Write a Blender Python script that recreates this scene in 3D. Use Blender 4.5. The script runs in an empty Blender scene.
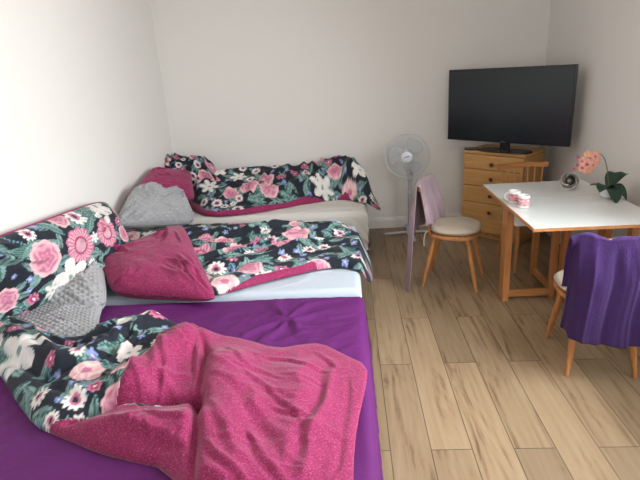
import bpy, bmesh, math, random
import numpy as np
from mathutils import Vector, Matrix

SC = bpy.context.scene
COL = SC.collection
R = math.radians

# ------------------------------------------------------------------ camera
CAM_H = 1.68
YAW, PIT, ROL, FPX = -0.0670079, 0.3309298, 0.0648293, 501.93
_f = np.array([math.sin(YAW)*math.cos(PIT), math.cos(YAW)*math.cos(PIT), -math.sin(PIT)])
_r0 = np.array([math.cos(YAW), -math.sin(YAW), 0.0]); _u0 = np.cross(_r0, _f)
_r = math.cos(ROL)*_r0 - math.sin(ROL)*_u0
_u = math.sin(ROL)*_r0 + math.cos(ROL)*_u0
cd = bpy.data.cameras.new('camera'); cam = bpy.data.objects.new('camera', cd); COL.objects.link(cam)
M = Matrix(((_r[0], _u[0], -_f[0], 0), (_r[1], _u[1], -_f[1], 0), (_r[2], _u[2], -_f[2], CAM_H), (0, 0, 0, 1)))
cam.matrix_world = M
cd.sensor_fit = 'HORIZONTAL'; cd.sensor_width = 36.0; cd.lens = 36.0*FPX/640.0
cd.clip_start = 0.05
SC.camera = cam

# ------------------------------------------------------------------ world, light, exposure
SC.view_settings.view_transform = 'Standard'
SC.view_settings.look = 'None'
SC.view_settings.gamma = 1.0
SC.view_settings.use_curve_mapping = False
SC.view_settings.exposure = -0.04
wd = bpy.data.worlds.new('sky'); SC.world = wd; wd.use_nodes = True
wd.node_tree.nodes['Background'].inputs[0].default_value = (0.75, 0.86, 1.0, 1)
wd.node_tree.nodes['Background'].inputs[1].default_value = 1.0

def area(name, loc, target, sx, sy, power, color, spread=180):
    l = bpy.data.lights.new(name, 'AREA'); l.shape = 'RECTANGLE'; l.size = sx; l.size_y = sy
    l.energy = power; l.color = color; l.spread = R(spread)
    o = bpy.data.objects.new(name, l); COL.objects.link(o)
    o.location = loc
    o.rotation_euler = (Vector(target)-Vector(loc)).to_track_quat('-Z', 'Y').to_euler()
    return o
area('window_daylight_side', (1.84, 1.65, 1.62), (-1.7, 2.3, .45), 1.4, 1.2, 70, (0.87, 0.955, 1.0), 122)
area('street_bounce_side', (1.82, 1.65, 1.40), (-1.6, 2.4, 2.3), 1.4, 1.1, 7.5, (1.0, 0.70, 0.46), 130)
area('window_daylight_front', (0.55, -1.14, 1.75), (0.9, 4.5, 0.9), 1.4, 1.3, 25, (1.0, 0.985, .95), 150)
pl = bpy.data.lights.new('ceiling_lamp_bulb_light', 'POINT'); pl.energy = 13; pl.color = (1.0, .90, .78); pl.shadow_soft_size = .045
plo = bpy.data.objects.new('ceiling_lamp_bulb_light', pl); COL.objects.link(plo); plo.location = (0.0, 2.75, 2.36)

# ------------------------------------------------------------------ helpers
def P(px, py, z):
    """point of the photograph on the horizontal plane at height z -> world xy"""
    d = _r*(px-320)/FPX - _u*(py-240)/FPX + _f
    t = (z-CAM_H)/d[2]
    return (d[0]*t, d[1]*t)

def P3(px, py, z):
    return Vector((*P(px, py, z), z))
def PX(px, py, X):
    d = _r*(px-320)/FPX - _u*(py-240)/FPX + _f; t = X/d[0]
    return Vector((X, d[1]*t, CAM_H+d[2]*t))
def PY(px, py, Y):
    d = _r*(px-320)/FPX - _u*(py-240)/FPX + _f; t = Y/d[1]
    return Vector((d[0]*t, Y, CAM_H+d[2]*t))

def tag(o, label=None, cat=None, group=None, kind=None):
    if label: o['label'] = label
    if cat: o['category'] = cat
    if group: o['group'] = group
    if kind: o['kind'] = kind
    return o

def empty(name, loc=(0, 0, 0), rz=0.0):
    o = bpy.data.objects.new(name, None); COL.objects.link(o)
    o.location = loc; o.rotation_euler = (0, 0, rz); o.empty_display_size = 0.1
    return o

class MB:
    def __init__(s): s.v = []; s.f = []; s.m = []
    def add(s, vs, fs, mi=0):
        n = len(s.v); s.v += [tuple(v) for v in vs]
        s.f += [tuple(i+n for i in f) for f in fs]; s.m += [mi]*len(fs); return s
    def box(s, c, d, rot=None, mi=0):
        hx, hy, hz = d[0]/2, d[1]/2, d[2]/2
        vs = [Vector((x, y, z)) for x in (-hx, hx) for y in (-hy, hy) for z in (-hz, hz)]
        if rot is not None: vs = [rot @ v for v in vs]
        vs = [v+Vector(c) for v in vs]
        return s.add(vs, [(0, 1, 3, 2), (4, 6, 7, 5), (0, 4, 5, 1), (2, 3, 7, 6), (0, 2, 6, 4), (1, 5, 7, 3)], mi)
    def tube(s, pts, rad, n=10, cap=True, mi=0, flat=1.0):
        pts = [Vector(p) for p in pts]
        if not hasattr(rad, '__len__'): rad = [rad]*len(pts)
        vs = []; fs = []
        t0 = (pts[1]-pts[0]).normalized()
        ref = Vector((0, 0, 1)) if abs(t0.z) < 0.9 else Vector((1, 0, 0))
        nrm = t0.cross(ref).normalized()
        for i, p in enumerate(pts):
            if i == 0: t = (pts[1]-pts[0])
            elif i == len(pts)-1: t = pts[-1]-pts[-2]
            else: t = pts[i+1]-pts[i-1]
            t.normalize()
            nrm = (nrm - t*nrm.dot(t)).normalized(); b = t.cross(nrm)
            for k in range(n):
                a = 2*math.pi*k/n
                vs.append(p+(nrm*math.cos(a)+b*math.sin(a)*flat)*rad[i])
        for i in range(len(pts)-1):
            for k in range(n):
                fs.append((i*n+k, i*n+(k+1) % n, (i+1)*n+(k+1) % n, (i+1)*n+k))
        if cap:
            fs.append(tuple(range(n-1, -1, -1))); fs.append(tuple((len(pts)-1)*n+k for k in range(n)))
        return s.add(vs, fs, mi)
    def lathe(s, prof, c=(0, 0, 0), n=28, rot=None, mi=0):
        vs = []; fs = []
        for r, z in prof:
            for k in range(n):
                a = 2*math.pi*k/n; v = Vector((r*math.cos(a), r*math.sin(a), z))
                if rot is not None: v = rot @ v
                vs.append(v+Vector(c))
        m = len(prof)
        for i in range(m-1):
            for k in range(n):
                fs.append((i*n+k, i*n+(k+1) % n, (i+1)*n+(k+1) % n, (i+1)*n+k))
        if prof[0][0] > 1e-5: fs.append(tuple(range(n-1, -1, -1)))
        if prof[-1][0] > 1e-5: fs.append(tuple((m-1)*n+k for k in range(n)))
        return s.add(vs, fs, mi)
    def build(s, name, mat, parent=None, smooth=False, bevel=0, auto=None, seg=2):
        me = bpy.data.meshes.new(name); me.from_pydata(s.v, [], s.f)
        mats = mat if isinstance(mat, (list, tuple)) else [mat]
        for m in mats: me.materials.append(m)
        for p, i in zip(me.polygons, s.m): p.material_index = i
        bm = bmesh.new(); bm.from_mesh(me)
        bmesh.ops.remove_doubles(bm, verts=bm.verts, dist=1e-6)
        bmesh.ops.recalc_face_normals(bm, faces=bm.faces)
        bm.to_mesh(me); bm.free()
        if smooth:
            for p in me.polygons: p.use_smooth = True
            try: me.set_sharp_from_angle(angle=R(auto or 40))
            except Exception: pass
        o = bpy.data.objects.new(name, me); COL.objects.link(o)
        if parent: o.parent = parent
        if bevel:
            b = o.modifiers.new('bevel', 'BEVEL'); b.width = bevel; b.segments = seg; b.limit_method = 'ANGLE'
        return o

def grid_obj(name, X, Y, Z, mat, parent=None, colors=None, closed=False, mask=None, solid=0, flip=False):
    """X,Y,Z 2d arrays -> smooth grid mesh"""
    n, m = X.shape
    V = np.stack([X, Y, Z], -1).reshape(-1, 3)
    i, j = np.meshgrid(np.arange(n-1), np.arange(m-1), indexing='ij')
    a = i*m+j
    F = np.stack([a, a+m, a+m+1, a+1], -1).reshape(-1, 4)
    if flip: F = F[:, ::-1]
    if mask is not None:
        F = F[mask.reshape(-1)]
    return raw_obj(name, V, F, mat, parent, colors.reshape(-1, 3) if colors is not None else None, solid)

def raw_obj(name, V, F, mat, parent=None, colors=None, solid=0):
    used = np.unique(F); remap = -np.ones(len(V), int); remap[used] = np.arange(len(used))
    V = V[used]; F = remap[F]
    me = bpy.data.meshes.new(name)
    me.vertices.add(len(V)); me.vertices.foreach_set('co', V.astype(np.float32).ravel())
    me.loops.add(F.size); me.loops.foreach_set('vertex_index', F.astype(np.int32).ravel())
    k = F.shape[1]
    me.polygons.add(len(F)); me.polygons.foreach_set('loop_start', np.arange(0, F.size, k, dtype=np.int32))
    me.polygons.foreach_set('loop_total', np.full(len(F), k, dtype=np.int32))
    me.update(calc_edges=True); me.validate()
    me.polygons.foreach_set('use_smooth', np.ones(len(me.polygons), bool))
    if colors is not None:
        c = colors[used]; ca = me.color_attributes.new('print', 'FLOAT_COLOR', 'POINT')
        ca.data.foreach_set('color', np.concatenate([c, np.ones((len(c), 1))], 1).astype(np.float32).ravel())
    me.materials.append(mat)
    o = bpy.data.objects.new(name, me); COL.objects.link(o)
    if parent: o.parent = parent
    if solid:
        s = o.modifiers.new('solid', 'SOLIDIFY'); s.thickness = solid; s.offset = -1
    return o

# ---- numpy noise
_rng = np.random.RandomState(7)
_tab = _rng.rand(256, 256)*2-1
def vnoise(x, y, seed=0):
    x = x+seed*17.31; y = y+seed*9.77
    xi = np.floor(x).astype(int); yi = np.floor(y).astype(int)
    fx = x-xi; fy = y-yi
    fx = fx*fx*fx*(fx*(fx*6-15)+10); fy = fy*fy*fy*(fy*(fy*6-15)+10)
    g = lambda a, b: _tab[a & 255, b & 255]
    return (g(xi, yi)*(1-fx)+g(xi+1, yi)*fx)*(1-fy)+(g(xi, yi+1)*(1-fx)+g(xi+1, yi+1)*fx)*fy
def fbm(x, y, seed=0, o=4, g=.5):
    s = 0; a = 1
    for k in range(o):
        s = s+a*vnoise(x, y, seed+k*3); x = x*2.03; y = y*2.03; a *= g
    return s
def folds(x, y, ang, across, along, seed, sharp=1.6, warp=.35):
    """creases running along direction ang (deg); 'across' is crease spacing in m, 'along' crease length in m"""
    a = R(ang); c, s = math.cos(a), math.sin(a)
    u = x*c+y*s; v = -x*s+y*c
    v = v+warp*across*2*fbm(u/along*1.3, v/along*1.3, seed+11, 3)
    n = vnoise(u/along, v/across, seed)
    return np.clip(1-np.abs(n)*1.7, 0, 1)**sharp
def sstep(a, b, x):
    t = np.clip((x-a)/(b-a), 0, 1); return t*t*(3-2*t)
def seg_dist(X, Y, pts, closed=False):
    """distance to polyline, nearest point"""
    D = np.full(X.shape, 1e9); NX = np.zeros(X.shape); NY = np.zeros(X.shape); T = np.zeros(X.shape)
    n = len(pts); rngs = range(n if closed else n-1)
    for i in rngs:
        ax, ay = pts[i][:2]; bx, by = pts[(i+1) % n][:2]
        dx, dy = bx-ax, by-ay; L = dx*dx+dy*dy+1e-12
        t = np.clip(((X-ax)*dx+(Y-ay)*dy)/L, 0, 1)
        qx = ax+t*dx; qy = ay+t*dy; d = np.hypot(X-qx, Y-qy)
        m = d < D; D = np.where(m, d, D); NX = np.where(m, qx, NX); NY = np.where(m, qy, NY); T = np.where(m, (i+t)/n, T)
    return D, NX, NY, T
def inside(X, Y, pts):
    r = np.zeros(X.shape, bool); n = len(pts); j = n-1
    for i in range(n):
        xi, yi = pts[i][:2]; xj, yj = pts[j][:2]
        c = ((yi > Y) != (yj > Y)) & (X < (xj-xi)*(Y-yi)/((yj-yi) or 1e-12)+xi)
        r ^= c; j = i
    return r
def smooth_poly(pts, it=2):
    pts = [tuple(p) for p in pts]
    for _ in range(it):
        q = []
        for i in range(len(pts)):
            a = pts[i]; b = pts[(i+1) % len(pts)]
            q.append((a[0]*.75+b[0]*.25, a[1]*.75+b[1]*.25)); q.append((a[0]*.25+b[0]*.75, a[1]*.25+b[1]*.75))
        pts = q
    return pts
def ridge(X, Y, pts, w, h, p=2.0):
    d, _, _, _ = seg_dist(X, Y, pts)
    return h*np.exp(-(d/w)**p)

def crease(X, Y, a, b, w, h, bend=0.0, kind='ridge'):
    """one tapering fold from a to b; kind 'ridge' or 'pinch' (ridge with a valley beside it) or 'step'"""
    dx, dy = b[0]-a[0], b[1]-a[1]; L = math.hypot(dx, dy)+1e-9; ux, uy = dx/L, dy/L
    wy = .55*w*vnoise(X*11+a[0]*40, Y*11+a[1]*40, 91)+.9*w*vnoise(X*4.5+a[1]*31, Y*4.5+a[0]*23, 93); X = X-uy*wy*1.6; Y = Y+ux*wy*1.6
    t = ((X-a[0])*ux+(Y-a[1])*uy)/L; n = -(X-a[0])*uy+(Y-a[1])*ux
    n = n-bend*4*t*(1-t)*L
    tp = np.clip(np.sin(np.pi*np.clip(t, 0, 1)), 0, 1)**.7
    ww = w*(.55+.6*tp)
    if kind == 'ridge': p = np.exp(-np.abs(n/ww)**1.5)
    elif kind == 'pinch': p = np.exp(-np.abs(n/ww)**1.4)-.75*np.exp(-np.abs((n+1.7*ww)/ww)**1.6)
    else: p = np.where(n > 0, np.exp(-n/(6*w)), 0)*sstep(0, w*.5, n)
    return h*p*tp
def many(X, Y, poly, num, ang, spread, L, w, h, seed, kinds=('ridge', 'pinch')):
    rnd = random.Random(seed); out = np.zeros(X.shape)
    xs = [p[0] for p in poly]; ys = [p[1] for p in poly]; k = 0; tries = 0
    while k < num and tries < 4000:
        tries += 1
        cx = rnd.uniform(min(xs), max(xs)); cy = rnd.uniform(min(ys), max(ys))
        if not inside(np.array([cx]), np.array([cy]), poly)[0]: continue
        a = R(ang+rnd.gauss(0, spread)); l = rnd.uniform(*L)/2; ww = rnd.uniform(*w); hh = rnd.uniform(*h)
        out += crease(X, Y, (cx-math.cos(a)*l, cy-math.sin(a)*l), (cx+math.cos(a)*l, cy+math.sin(a)*l), ww, hh, rnd.uniform(-.12, .12), rnd.choice(kinds)); k += 1
    return out

# ------------------------------------------------------------------ materials
def new_mat(name):
    m = bpy.data.materials.new(name); m.use_nodes = True
    return m, m.node_tree.nodes, m.node_tree.links, m.node_tree.nodes['Principled BSDF']
def bump(nt, ln, b, scale, strength, dist=.01, detail=3, coord='Object', vec=None):
    tc = nt.new('ShaderNodeTexCoord'); n = nt.new('ShaderNodeTexNoise'); n.inputs['Scale'].default_value = scale; n.inputs['Detail'].default_value = detail
    ln.new(vec or tc.outputs[coord], n.inputs['Vector'])
    bp = nt.new('ShaderNodeBump'); bp.inputs['Strength'].default_value = strength; bp.inputs['Distance'].default_value = dist
    ln.new(n.outputs['Fac'], bp.inputs['Height']); ln.new(bp.outputs[0], b.inputs['Normal']); return bp
def plain(name, col, rough=.6, metal=0, nscale=0, nstr=.1, var=0, sheen=0, spec=None, coat=0):
    m, nt, ln, b = new_mat(name)
    b.inputs['Base Color'].default_value = (*col, 1); b.inputs['Roughness'].default_value = rough; b.inputs['Metallic'].default_value = metal
    if spec is not None: b.inputs['Specular IOR Level'].default_value = spec
    if sheen: b.inputs['Sheen Weight'].default_value = sheen; b.inputs['Sheen Roughness'].default_value = .5
    if coat: b.inputs['Coat Weight'].default_value = coat; b.inputs['Coat Roughness'].default_value = .1
    if var:
        tc = nt.new('ShaderNodeTexCoord'); n = nt.new('ShaderNodeTexNoise'); n.inputs['Scale'].default_value = nscale*.2 or 4; n.inputs['Detail'].default_value = 4
        ln.new(tc.outputs['Object'], n.inputs['Vector'])
        r = nt.new('ShaderNodeValToRGB'); r.color_ramp.elements[0].position = .3; r.color_ramp.elements[1].position = .7
        r.color_ramp.elements[0].color = (*[c*(1-var) for c in col], 1); r.color_ramp.elements[1].color = (*[min(1, c*(1+var)) for c in col], 1)
        ln.new(n.outputs['Fac'], r.inputs[0]); ln.new(r.outputs[0], b.inputs['Base Color'])
    if nscale: bump(nt, ln, b, nscale, nstr)
    return m

def wood(name, c1, c2, rough=.4, axis=2, sc=1.0):
    m, nt, ln, b = new_mat(name)
    tc = nt.new('ShaderNodeTexCoord'); mp = nt.new('ShaderNodeMapping')
    s = [22*sc]*3; s[axis] = 1.6*sc; mp.inputs['Scale'].default_value = s
    ln.new(tc.outputs['Object'], mp.inputs[0])
    n = nt.new('ShaderNodeTexNoise'); n.inputs['Scale'].default_value = 2.2; n.inputs['Detail'].default_value = 5; n.inputs['Distortion'].default_value = .6
    ln.new(mp.outputs[0], n.inputs['Vector'])
    r = nt.new('ShaderNodeValToRGB'); r.color_ramp.elements[0].position = .32; r.color_ramp.elements[1].position = .68
    r.color_ramp.elements[0].color = (*c1, 1); r.color_ramp.elements[1].color = (*c2, 1)
    ln.new(n.outputs['Fac'], r.inputs[0]); ln.new(r.outputs[0], b.inputs['Base Color'])
    b.inputs['Roughness'].default_value = rough
    bp = nt.new('ShaderNodeBump'); bp.inputs['Strength'].default_value = .06; bp.inputs['Distance'].default_value = .005
    ln.new(n.outputs['Fac'], bp.inputs['Height']); ln.new(bp.outputs[0], b.inputs['Normal'])
    return m

def print_fabric(name):
    m, nt, ln, b = new_mat(name)
    at = nt.new('ShaderNodeAttribute'); at.attribute_name = 'print'
    ln.new(at.outputs['Color'], b.inputs['Base Color']); b.inputs['Roughness'].default_value = .75
    b.inputs['Sheen Weight'].default_value = .08; b.inputs['Specular IOR Level'].default_value = .3
    bump(nt, ln, b, 60, .25, .004)
    return m

def magenta_fabric(name):
    m, nt, ln, b = new_mat(name)
    tc = nt.new('ShaderNodeTexCoord')
    v = nt.new('ShaderNodeTexVoronoi'); v.inputs['Scale'].default_value = 230; ln.new(tc.outputs['Object'], v.inputs['Vector'])
    n = nt.new('ShaderNodeTexNoise'); n.inputs['Scale'].default_value = 150; n.inputs['Detail'].default_value = 2; ln.new(tc.outputs['Object'], n.inputs['Vector'])
    a = nt.new('ShaderNodeMath'); a.operation = 'MULTIPLY_ADD'; a.inputs[1].default_value = -.55
    ln.new(v.outputs['Distance'], a.inputs[0]); ln.new(n.outputs['Fac'], a.inputs[2])
    r = nt.new('ShaderNodeValToRGB'); e = r.color_ramp.elements
    e[0].position = .18; e[0].color = (.235, .014, .072, 1); e[1].position = .62; e[1].color = (.46, .11, .22, 1)
    x = r.color_ramp.elements.new(.34); x.color = (.33, .030, .118, 1)
    ln.new(a.outputs[0], r.inputs[0]); ln.new(r.outputs[0], b.inputs['Base Color'])
    b.inputs['Roughness'].default_value = .8; b.inputs['Sheen Weight'].default_value = .15; b.inputs['Specular IOR Level'].default_value = .25
    bump(nt, ln, b, 45, .3, .005)
    return m

def floor_mat():
    m, nt, ln, b = new_mat('oak_laminate')
    N = lambda t, **k: nt.new(t)
    def math_(op, a, c=None):
        n = nt.new('ShaderNodeMath'); n.operation = op
        for i, q in enumerate((a, c)):
            if q is None: continue
            if isinstance(q, (int, float)): n.inputs[i].default_value = q
            else: ln.new(q, n.inputs[i])
        return n.outputs[0]
    tc = nt.new('ShaderNodeTexCoord'); sp = nt.new('ShaderNodeSeparateXYZ'); ln.new(tc.outputs['Object'], sp.inputs[0])
    u = math_('DIVIDE', math_('SUBTRACT', sp.outputs[0], .135), .185)
    row = math_('FLOOR', u); fu = math_('FRACT', u)
    sh = math_('MULTIPLY', math_('FLOORED_MODULO', row, 2.0), .555)
    v = math_('ADD', math_('DIVIDE', math_('SUBTRACT', sp.outputs[1], 2.57), 1.26), sh)
    bid = math_('FLOOR', v); fv = math_('FRACT', v)
    cb = nt.new('ShaderNodeCombineXYZ'); ln.new(row, cb.inputs[0]); ln.new(bid, cb.inputs[1])
    wn = nt.new('ShaderNodeTexWhiteNoise'); wn.noise_dimensions = '2D'; ln.new(cb.outputs[0], wn.inputs['Vector'])
    # grain
    gx = math_('ADD', math_('MULTIPLY', sp.outputs[0], 7.0), math_('MULTIPLY', wn.outputs['Value'], 37.0))
    gy = math_('ADD', math_('MULTIPLY', sp.outputs[1], .85), math_('MULTIPLY', wn.outputs['Value'], 91.0))
    cg = nt.new('ShaderNodeCombineXYZ'); ln.new(gx, cg.inputs[0]); ln.new(gy, cg.inputs[1])
    g1 = nt.new('ShaderNodeTexNoise'); g1.inputs['Scale'].default_value = 1.6; g1.inputs['Detail'].default_value = 8; g1.inputs['Roughness'].default_value = .62; g1.inputs['Distortion'].default_value = 1.4
    ln.new(cg.outputs[0], g1.inputs['Vector'])
    wv = nt.new('ShaderNodeTexWave'); wv.bands_direction = 'X'; wv.inputs['Scale'].default_value = 1.1; wv.inputs['Distortion'].default_value = 9; wv.inputs['Detail'].default_value = 3; wv.inputs['Detail Scale'].default_value = .7
    ln.new(cg.outputs[0], wv.inputs['Vector'])
    mixg = math_('ADD', math_('MULTIPLY', g1.outputs['Fac'], .92), math_('MULTIPLY', wv.outputs['Fac'], .08))
    r = nt.new('ShaderNodeValToRGB'); e = r.color_ramp.elements
    e[0].position = .32; e[0].color = (.165, .100, .055, 1); e[1].position = .70; e[1].color = (.35, .25, .152, 1)
    x = e.new(.45); x.color = (.295, .200, .115, 1)
    ln.new(mixg, r.inputs[0])
    # knots
    # tone per board
    tone = math_('MULTIPLY_ADD', wn.outputs['Value'], .32); tone.node.inputs[2].default_value = .80
    hs = nt.new('ShaderNodeMix'); hs.data_type = 'RGBA'; hs.blend_type = 'MULTIPLY'; hs.inputs[0].default_value = 1
    cc = nt.new('ShaderNodeCombineXYZ')
    for i in range(3): ln.new(tone, cc.inputs[i])
    ln.new(r.outputs[0], hs.inputs[6]); ln.new(cc.outputs[0], hs.inputs[7])
    # seams
    du = math_('MULTIPLY', math_('MINIMUM', fu, math_('SUBTRACT', 1.0, fu)), .185)
    dv = math_('MULTIPLY', math_('MINIMUM', fv, math_('SUBTRACT', 1.0, fv)), 1.26)
    d = math_('MINIMUM', du, dv)
    mr = nt.new('ShaderNodeMapRange'); mr.inputs[1].default_value = .0008; mr.inputs[2].default_value = .0035; mr.inputs[3].default_value = .35; mr.inputs[4].default_value = 1
    ln.new(d, mr.inputs[0])
    m2 = nt.new('ShaderNodeMix'); m2.data_type = 'RGBA'; m2.blend_type = 'MULTIPLY'; m2.inputs[0].default_value = 1
    c2 = nt.new('ShaderNodeCombineXYZ')
    for i in range(3): ln.new(mr.outputs[0], c2.inputs[i])
    ln.new(hs.outputs[2], m2.inputs[6]); ln.new(c2.outputs[0], m2.inputs[7])
    ln.new(m2.outputs[2], b.inputs['Base Color'])
    b.inputs['Roughness'].default_value = .42; b.inputs['Specular IOR Level'].default_value = .4
    bp = nt.new('ShaderNodeBump'); bp.inputs['Strength'].default_value = .3; bp.inputs['Distance'].default_value = .003
    ln.new(mr.outputs[0], bp.inputs['Height']); ln.new(bp.outputs[0], b.inputs['Normal'])
    return m

M_WALL = plain('wall_paint', (.80, .785, .75), .9, nscale=30, nstr=.03)
M_CEIL = plain('ceiling_paint', (.82, .81, .79), .9, nscale=30, nstr=.03)
M_TRIM = plain('trim_paint', (.80, .79, .76), .45)
M_FLOOR = floor_mat()
M_PRINT = print_fabric('floral_print_cotton')
M_MAG = magenta_fabric('speckled_magenta_cotton')
M_PURPLE = plain('purple_sheet', (.108, .010, .116), .66, nscale=35, nstr=.12, spec=.3)
M_PALE = plain('pale_blue_sheet', (.50, .56, .64), .8, nscale=25, nstr=.2)
M_CREAM = plain('cream_sheet', (.68, .65, .61), .85, nscale=25, nstr=.25)
M_GREY = plain('grey_quilted_cotton', (.335, .335, .345), .85, nscale=60, nstr=.2)
M_TOWELP = plain('purple_terry', (.050, .020, .098), .95, nscale=220, nstr=.5, sheen=.06, spec=.2)
M_TOWELL = plain('lilac_terry', (.36, .26, .30), .95, nscale=220, nstr=.5, sheen=.1)
M_BEECH = wood('beech', (.42, .17, .052), (.58, .26, .09), .4)
M_BEECHX = wood('beech_rail', (.42, .17, .052), (.58, .26, .09), .4, axis=0)
M_CHESTV = wood('chest_wood', (.50, .26, .085), (.62, .345, .125), .45)
M_CHEST = wood('chest_front_wood', (.50, .26, .085), (.62, .345, .125), .45, axis=0)
M_KNOB = plain('dark_wood_knob', (.10, .035, .018), .35)
M_LAM = plain('white_laminate', (.80, .82, .80), .16, spec=.5)
M_CUSH = plain('beige_cushion', (.50, .43, .34), .9, nscale=90, nstr=.3)
M_TVB = plain('black_plastic', (.006, .006, .007), .22)
M_SCREEN = plain('screen_glass', (.003, .010, .015), .22, spec=.5)
M_FANP = plain('white_plastic', (.55, .57, .60), .4)
M_FANG = plain('fan_grey_plastic', (.50, .51, .56), .4)
M_METAL = plain('white_metal', (.7, .7, .72), .3, metal=.6)
M_GLASS, nt, ln, b = new_mat('frosted_blade')
b.inputs['Base Color'].default_value = (.72, .78, .79, 1); b.inputs['Roughness'].default_value = .25
b.inputs['Transmission Weight'].default_value = .35; b.inputs['Alpha'].default_value = .40
M_SILVER = plain('mercury_glass', (.24, .215, .185), .32, metal=.75, nscale=30, nstr=.4, var=.4)
M_WHITECER = plain('white_ceramic', (.82, .82, .80), .15)
M_LEAF = plain('orchid_leaf', (.012, .045, .025), .4)
M_STEM = plain('orchid_stem', (.16, .14, .05), .5)
M_PETAL = plain('orchid_petal', (.80, .40, .30), .6, nscale=20, nstr=.05, var=.2)
M_LIP = plain('orchid_lip', (.45, .06, .16), .6)
M_YELL = plain('orchid_centre', (.75, .55, .12), .6)
M_DARKSLAT = plain('dark_bed_base', (.03, .028, .03), .7)
M_BLACKR = plain('black_rubber', (.02, .02, .02), .6)
M_GLAZ, nt, ln, b = new_mat('window_glass')
b.inputs['Transmission Weight'].default_value = 1; b.inputs['Roughness'].default_value = 0; b.inputs['IOR'].default_value = 1.02

# ------------------------------------------------------------------ print painter
PAL = dict(bg=(.010, .014, .024), lp=(.72, .40, .46), mp=(.55, .17, .28), dp=(.34, .04, .13), wh=(.82, .78, .75), cr=(.80, .58, .54),
           tl=(.035, .10, .092), lt=(.20, .33, .31), bl=(.20, .26, .50), cy=(.12, .28, .36))
def A(c): return np.array(PAL[c])
def paint(U, V, flowers):
    col = np.tile(A('bg'), U.shape+(1,)).astype(float)
    def put(m, c, w=None):
        if w is None: col[m] = c if np.ndim(c) == 1 else c
        else: col[m] = col[m]*(1-w[:, None])+c*w[:, None]
    for (kind, cx, cy, s, rot) in flowers:
        dx = U-cx; dy = V-cy
        near = (np.abs(dx) < s*1.25) & (np.abs(dy) < s*1.25)
        if not near.any(): continue
        idx = np.nonzero(near)
        x = dx[idx]; y = dy[idx]; c, sn = math.cos(rot), math.sin(rot)
        X = (x*c+y*sn)/s; Y = (-x*sn+y*c)/s
        r = np.hypot(X, Y); th = np.arctan2(Y, X)
        wob = vnoise(X*3+cx*30, Y*3+cy*30, 5)
        if kind == 'leaf':
            w = .34*(1-X*X)*(1+.25*X); m = (np.abs(X) < 1) & (np.abs(Y) < w)
            vein = (np.abs(Y) < .03) | (np.abs(((X*5+np.abs(Y)*6) % 1)-.5) < .09)
            base = np.where((Y > 0)[:, None], A('tl')*1.1, A('lt')*.62)
            cc = np.where(vein[:, None], A('lt')*1.15, base)
        elif kind == 'leafp':
            w = .30*(1-X*X)*(1+.25*X); m = (np.abs(X) < 1) & (np.abs(Y) < w)
            cc = np.where((np.abs(Y) < .05)[:, None], A('tl'), A('lt')*(.9+.5*wob[:, None]))
        elif kind == 'rose':
            m = r < .86+.09*np.abs(np.sin(th*4))+.05*wob
            rings = np.sin(r*15+2.2*wob+np.sin(th*5)*1.6)
            t = np.clip(.5+.5*rings, 0, 1)[:, None]
            k = np.clip(1-r*1.15, 0, 1)[:, None]
            cc = (A('lp')*1.05)*t+(A('mp'))*(1-t); cc = cc*(1-k*.55)+A('dp')*k*.55
            edge = (r > .72)[:, None]; cc = np.where(edge, cc*.5+A('cr')*.55, cc)
        elif kind == 'peony':
            m = r < .84+.12*np.abs(np.sin(th*5+1))
            fr = np.sin(th*26+wob*4)*(.5+.5*np.sin(r*12))
            cc = np.where((fr > .1)[:, None], A('lp'), A('mp')*.9)
            cc = np.where((r < .38)[:, None], A('lp')*(.85+.3*wob[:, None]), cc)
            cc = np.where(((r > .36) & (r < .46))[:, None], A('dp'), cc)
        elif kind == 'pale':
            m = r < .84+.1*np.abs(np.sin(th*3+.5))+.04*wob
            rings = np.sin(r*10+2.8*wob+np.sin(th*3)*2)
            t = np.clip(.5+.6*rings, 0, 1)[:, None]
            cc = A('cr')*1.08*t+A('lp')*(1-t); k = (r < .28)[:, None]; cc = np.where(k, A('mp'), cc)
        elif kind == 'lily':
            pr = .34+.62*np.abs(np.cos(th*3))**.7
            m = r < pr*(1+.08*wob)
            t = np.clip(np.abs(np.sin(th*3))*1.2*r, 0, 1)[:, None]
            cc = A('wh')*(1-t*.55)+A('lt')*t*.45
            cc = np.where((r < .13)[:, None], A('lt')*.9, cc)
            cc = np.where(((np.abs(np.sin(th*3)) < .12) & (r < .6))[:, None], A('cr'), cc)
        elif kind == 'magnolia':
            pr = .45+.5*np.abs(np.cos(th*2.5))**.6
            m = r < pr*(1+.1*wob)
            t = (.5+.5*np.sin(th*5+r*4))[:, None]
            cc = A('wh')*(1-.25*t)+A('cr')*.22*t
            cc = np.where((r < .12)[:, None], A('lt'), cc)
        elif kind == 'daisy':
            pr = .5+.48*np.abs(np.cos(th*5.5))**.5
            m = r < pr
            cc = np.where((r < .24)[:, None], A('bg')*2, np.where((r < .45)[:, None], A('mp'), A('wh')*.95))
        elif kind == 'pinkdaisy':
            pr = .45+.53*np.abs(np.cos(th*4))**.5
            m = r < pr
            cc = np.where((r < .2)[:, None], A('wh'), np.where((r < .5)[:, None], A('dp'), A('mp')))
        elif kind == 'blue':
            m = r < .55+.4*np.abs(np.cos(th*2.5))
            cc = np.where((r < .22)[:, None], A('cr'), A('bl')*(1+.6*wob[:, None]))
        elif kind == 'sprig':
            yy = Y-.18*np.sin(X*3)
            m = (np.abs(yy) < .025) | ((np.hypot(((X*4) % 1-.5)/4*1.6, np.abs(yy)-.10) < .075))
            m &= np.abs(X) < 1
            cc = np.tile(A('cy') if int(cx*1000) % 2 else A('lt'), (len(X), 1))
        ii = tuple(q[m] for q in idx); col[ii] = cc[m]
    return col

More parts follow.
